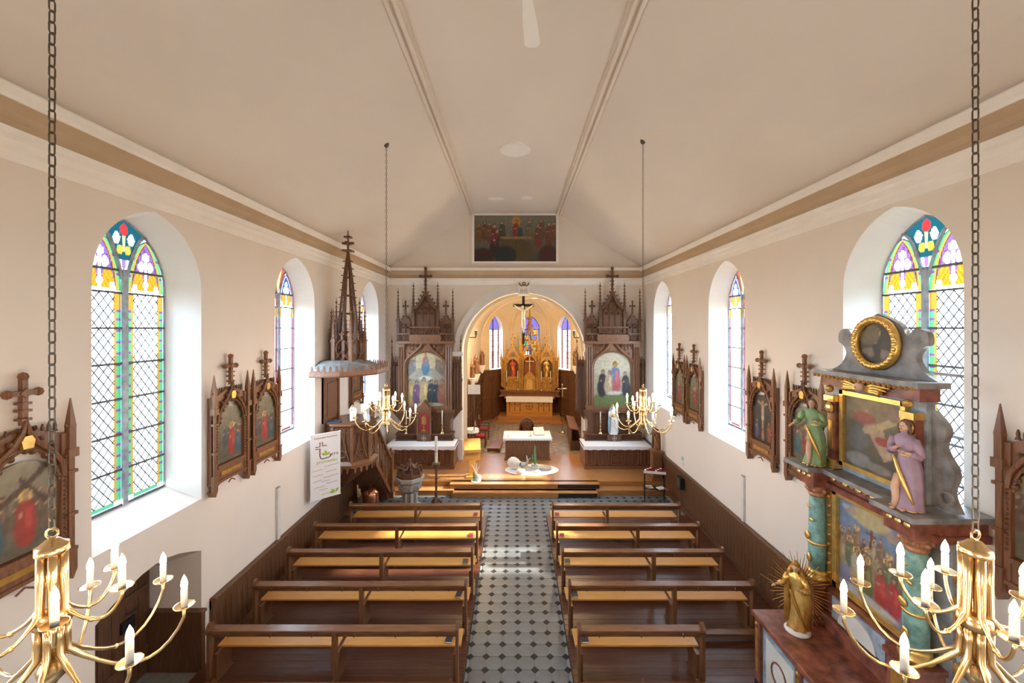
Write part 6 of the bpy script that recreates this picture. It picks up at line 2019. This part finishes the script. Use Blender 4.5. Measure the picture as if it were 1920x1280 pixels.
# still life on a round white cloth
o = MB().lathe([(.98, 0), (1.0, .006), (.96, .012)], 36, (0, 0, 0), 1.0, .62).build('floor_cloth', M['cloth']); o.location = (.62, 15.25, .331)
tag(o, 'oval white cloth spread on the sanctuary floor under the still life', 'cloth')
SL = (.62, 15.25, .344)
def pot(dx, dy, prof, m, label, rot=(0, 0, 0), name='jar', dz=0):
    t = thing(name, label, name, (SL[0] + dx, SL[1] + dy, SL[2] + dz), rot[2], 'still life on the floor cloth')
    mb = MB(); mb.smooth = True; mb.lathe(prof, 16); o = mb.build('body', m, t); o.rotation_euler = (rot[0], rot[1], 0)
    return t
j = pot(-.66, .02, [(.1, -.24), (.2, -.14), (.22, 0), (.17, .14), (.1, .2), (.12, .25), (.085, .25), (.07, .17)], M['panelw'], 'pale jug lying on its side with dark mouth on the cloth', (0, PI / 2 + .1, -.4), 'jug', .23)
mb = MB(); mb.lathe([(.08, 0), (.08, .004)], 14); o = mb.build('mouth', M['black'], j); o.rotation_euler = (0, PI / 2 + .1, 0); o.location = (.236, 0, -.02)
pot(.1, .1, [(.1, 0), (.13, .06), (.11, .16), (.12, .17), (.1, .16)], M['panelw'], 'small pale pot beneath the tall cactus', (0, 0, 0), 'pot')
t = thing('cactus', 'tall green column cactus in the still life before the altar', 'cactus', (SL[0] + .12, SL[1] + .1, SL[2] + .15), 0)
mb = MB(); mb.smooth = True
v = []; fs = []
for jz in range(8):
    z = jz / 7 * .72; rr = .05 * (1 - (jz / 7) ** 4 * .8)
    for i in range(16): a = 2 * PI * i / 16; q = rr * (1 if i % 2 else .78); v.append((q * math.cos(a), q * math.sin(a), z))
for jz in range(7):
    for i in range(16): fs.append((jz * 16 + i, jz * 16 + (i + 1) % 16, jz * 16 + 16 + (i + 1) % 16, jz * 16 + 16 + i))
fs.append(tuple(range(112, 128))); mb.add(v, fs); mb.build('stem', M['leaf'], t)
mb = MB(); mb.smooth = True; mb.tube([(-.04, 0, .1), (-.09, 0, .16), (-.09, 0, .38)], [.025, .028, .018], 8); mb.build('branch', M['leaf'], t)
pot(.5, .05, [(.0, 0), (.2, .01), (.24, .07), (.22, .07), (.18, .03)], M['stone'], 'wide shallow grey bowl at the right of the still life', (0, 0, 0), 'bowl')
pot(-.32, .34, [(.0, 0), (.14, .01), (.2, .1), (.18, .1), (.12, .03)], M['stone'], 'grey bowl behind the jug in the still life', (0, 0, 0), 'bowl')
pot(-.42, -.42, [(.06, 0), (.16, .05), (.15, .14), (.05, .16)], M['candle'], 'rounded pale stone at the near left of the cloth', (0, 0, 0), 'stone')
pot(.2, -.34, [(.05, 0), (.1, .04), (.08, .09), (.02, .1)], M['candle'], 'small pale pebble at the right of the cloth', (0, 0, 0), 'stone')
t = thing('driftwood', 'twisted grey driftwood branches lying across the still life', 'driftwood', (SL[0] - .1, SL[1] - .05, SL[2]), 0)
mb = MB(); mb.smooth = True
mb.tube([(-.3, .1, .05), (-.1, .0, .12), (.12, -.05, .08), (.35, .05, .14)], [.03, .05, .045, .02], 7); mb.build('branch', M['stone'], t)
mb = MB(); mb.smooth = True; mb.tube([(-.12, .1, .1), (-.05, .12, .3), (-.1, .1, .5)], [.05, .04, .015], 7); mb.tube([(-.05, .12, .3), (.06, .1, .42)], [.03, .012], 6); mb.build('upright_branch', M['stone'], t)

# font, paschal candle, copper urn
t = thing('baptismal_font', 'grey octagonal stone font with carved dark crown lid left of the aisle', 'font', (-3.27, 12.72, .007), 0)
def oc(r): return [(r * math.cos(PI / 8 + PI * i / 4), r * math.sin(PI / 8 + PI * i / 4)) for i in range(8)]
mb = MB(); loft(mb, [(oc(.36), 0), (oc(.36), .1), (oc(.28), .14), (oc(.2), .2), (oc(.2), .52), (oc(.28), .58), (oc(.34), .62), (oc(.36), .82), (oc(.44), .90), (oc(.45), 1.0), (oc(.42), 1.02)]); mb.build('stone_bowl', M['stone'], t)
for i in range(8):
    a = PI / 8 + PI * i / 4; b = a + PI / 4
    A, B = Vector((.35 * math.cos(a), .35 * math.sin(a), 0)), Vector((.35 * math.cos(b), .35 * math.sin(b), 0)); d = (B - A); L = d.length; d.normalize(); nn = Vector((d.y, -d.x, 0))
    F = Matrix.Translation(A) @ Matrix(((d.x, -nn.x, 0, 0), (d.y, -nn.y, 0, 0), (0, 0, 1, 0), (0, 0, 0, 1)))
    mb = MB(F); lattice(mb, .03, L - .03, .65, .80, -.012, .012, 2); mb.build('carved_band', M['stone'], t)
    mb = MB(Matrix.Rotation(a, 4, 'Z')); mb.tube([(.21, 0, .2), (.21, 0, .52)], .035, 6); mb.build('colonnette', M['stone'], t)
mb = MB(); loft(mb, [(oc(.41), 1.02), (oc(.41), 1.08), (oc(.36), 1.12)])
for i in range(8):
    a = PI / 8 + PI * i / 4
    mb.tube([(.36 * math.cos(a), .36 * math.sin(a), 1.1), (.33 * math.cos(a), .33 * math.sin(a), 1.28), (.18 * math.cos(a), .18 * math.sin(a), 1.24), (.05 * math.cos(a), .05 * math.sin(a), 1.38)], [.035, .045, .04, .03], 6)
mb.frustum((0, 0, 1.1), (0, 0, 1.5), .14, .02, 8); mb.ball((0, 0, 1.5), .04, 8, 5)
mb.build('carved_lid', M['dark'], t)
t = thing('paschal_candle_stand', 'carved oak paschal candle stand with thick ivory candle by the aisle', 'candle stand', (-2.46, 12.75, .007), 0)
mb = MB()
for k in range(3):
    a = 2 * PI * k / 3 + .5
    mb.tube([(.02 * math.cos(a), .02 * math.sin(a), .3), (.12 * math.cos(a), .12 * math.sin(a), .22), (.2 * math.cos(a), .2 * math.sin(a), .03)], [.04, .035, .03], 6)
mb.lathe([(.09, .12), (.07, .3), (.04, .36)], 8); mb.build('foot', M['dark'], t)
MB().lathe([(.04, .3), (.05, .5), (.035, .54), (.035, 1.15), (.06, 1.2), (.035, 1.24)], 8).build('shaft', M['dark'], t)
MB().lathe([(.04, 1.22), (.12, 1.3), (.13, 1.38), (.10, 1.42)], 8).build('cup', M['dark'], t)
MB().lathe([(.045, 1.40), (.045, 2.22), (.01, 2.235)], 14).build('candle', M['candle'], t)
MB().box(-.006, .006, -.048, -.044, 1.62, 1.85).box(-.035, .035, -.048, -.044, 1.75, 1.77).build('red_cross', M['redrobe'], t)
t = thing('copper_urn', 'polished copper holy water urn with cross knob under the pulpit', 'urn', (-4.42, 12.55, .007), 0)
mb = MB(); mb.smooth = True; mb.lathe([(.2, 0), (.23, .03), (.23, .5), (.225, .52)], 24); mb.build('vessel', M['copper'], t)
mb = MB(); mb.smooth = True; mb.lathe([(.235, .52), (.23, .55), (.14, .66), (.04, .7), (.02, .71)], 24); mb.build('domed_lid', M['copper'], t)
mb = MB(); mb.box(-.008, .008, -.008, .008, .7, .84); mb.box(-.03, .03, -.008, .008, .78, .795); mb.build('cross_knob', M['copper'], t)
MB().frustum((0, -.23, .1), (0, -.3, .1), .015, .015, 8).build('tap', M['brass'], t)

# saint on a pedestal, votive stand, wall fittings at the right
t = thing('pedestal', 'square oak pedestal against the right wall near the side altar', 'pedestal', (4.92, 14.3, .33), 0)
MB().box(-.16, .16, -.16, .16, .08, .95).build('shaft', M['oak'], t); MB().box(-.2, .2, -.2, .2, 0, .08).build('base', M['oak'], t); MB().bbox(-.2, .2, -.2, .2, .95, 1.02, .01).build('cap', M['oak'], t)
statue('saint_statue', 'brown wooden saint statue on the oak pedestal by the right wall', (4.92, 14.3, 1.352), -.5, .82, None, None, robe=M['oak'], trim=M['gilt'], skin=M['oak'], hair=M['dark'], arms='pray', cloak=M['pew'])
t = thing('votive_stand', 'black metal votive candle stand with leaflets on its lower shelf', 'candle stand', (4.5, 13.25, .007), -.25)
for sx in (-.3, .3):
    for sy in (-.14, .14): MB().box(sx - .012, sx + .012, sy - .012, sy + .012, 0, 1.0).build('leg', M['black'], t)
MB().box(-.34, .34, -.17, .17, .95, .98).build('top_tray', M['black'], t); MB().box(-.34, .34, -.17, .17, .42, .44).build('lower_shelf', M['black'], t)
MB().box(-.34, .34, -.18, -.165, .94, 1.02).build('tray_rim', M['panelw'], t)
gm = MB().lathe([(.028, 0), (.032, .06), (.028, .06), (.026, .01)], 10)
gmesh = gm.mesh('candle_glass', mat('red_votive_glass', (.28, .02, .03), .2, 0, .1, 9))
wm = MB().lathe([(.028, 0), (.032, .06), (.028, .06), (.026, .01)], 10).mesh('candle_glass', M['cloth'])
for i in range(8):
    for j_ in range(3):
        o = obj('votive_glass', wm if (i * 3 + j_) % 4 == 0 else gmesh, None, tuple(Matrix.Translation((4.5, 13.25, .99)) @ Matrix.Rotation(-.25, 4, 'Z') @ Vector((-.28 + i * .08, -.1 + j_ * .1, 0))))
        tag(o, ('white' if (i * 3 + j_) % 4 == 0 else 'red') + ' votive glass on the black stand, %s row, %s from the left' % (('front', 'middle', 'back')[j_], ('first', 'second', 'third', 'fourth', 'fifth', 'sixth', 'seventh', 'eighth')[i]), 'candle glass', ('white' if (i * 3 + j_) % 4 == 0 else 'red') + ' votive glasses')
for k, (dx, dy, w, l, m_) in enumerate(((-.15, 0, .2, .24, 'panelw'), (.2, -.02, .24, .2, 'cloth'), (-.2, -.08, .14, .1, 'pottery'))):
    o = MB().box(-w / 2, w / 2, -l / 2, l / 2, 0, .012).box(-w / 2 + .01, w / 2, -l / 2 + .01, l / 2, .012, .02).build('leaflet_pile', M[m_])
    o.location = tuple(Matrix.Translation((4.5, 13.25, .448)) @ Matrix.Rotation(-.25, 4, 'Z') @ Vector((dx, dy, .0 if k < 2 else .021))); o.rotation_euler = (0, 0, .3 * k)
    tag(o, ('pale leaflet pile on the left of the lower shelf', 'white leaflet pile on the right of the lower shelf', 'small brown leaflet on top of the pale pile')[k], 'leaflets')
t = thing('wall_speaker', 'small black loudspeaker box fixed to the right wainscot', 'loudspeaker', (XR - .06, 12.5, .72), -PI / 2)
MB().bbox(-.14, .14, -.14, -.005, 0, .34, .01).build('cabinet', M['black'], t); MB().box(-.11, .11, -.15, -.14, .03, .3).build('grille', M['iron'], t)
for k, z in enumerate((1.36, 1.52)):
    o = MB().box(XR - .012, XR - .002, 12.6, 12.74, z, z + .1).box(XR - .014, XR - .012, 12.62, 12.72, z + .03, z + .08).build('wall_notice', M['bluerobe'] if k else M['panelw'])
    tag(o, ('lower' if k == 0 else 'upper') + ' of two small blue and white notices on the right wall', 'notice')
for k, (X, y, z0, z1, sg) in enumerate(((XL, 8.85, 1.02, 2.15, 1), (XR, 9.26, 1.24, 2.25, -1))):
    a, b = sorted((X + sg * .004, X + sg * .05))
    t = thing('cable_duct', 'white vertical cable duct on the %s wall above the wainscot' % ('left', 'right')[k], 'cable duct', (0, 0, 0))
    MB().box(a, b, y - .045, y + .045, z0, z1).build('duct', M['panelw'], t)
    MB().box(*sorted((X + sg * .004, X + sg * .055)), y - .05, y + .05, z1, z1 + .02).build('end_cap', M['stone'], t)
# ceiling fan
t = thing('ceiling_fan', 'white ceiling fan with one blade showing at the top of the picture', 'ceiling fan', (.12, 4.7, 9.55), 0)
MB().lathe([(.02, .67), (.02, .12), (.1, .1), (.13, 0), (.12, -.08), (.05, -.12)], 16).build('motor', M['white'], t)
for k in range(3):
    F = Matrix.Rotation(PI / 2 - .12 + k * 2 * PI / 3, 4, 'Z')
    MB(F).prism([(.1, -.05), (.55, -.09), (1.0, -.11), (1.06, -.06), (1.06, .06), (1.0, .11), (.55, .09), (.1, .05)], 'z', -.01, .01).build('blade', M['white'], t)
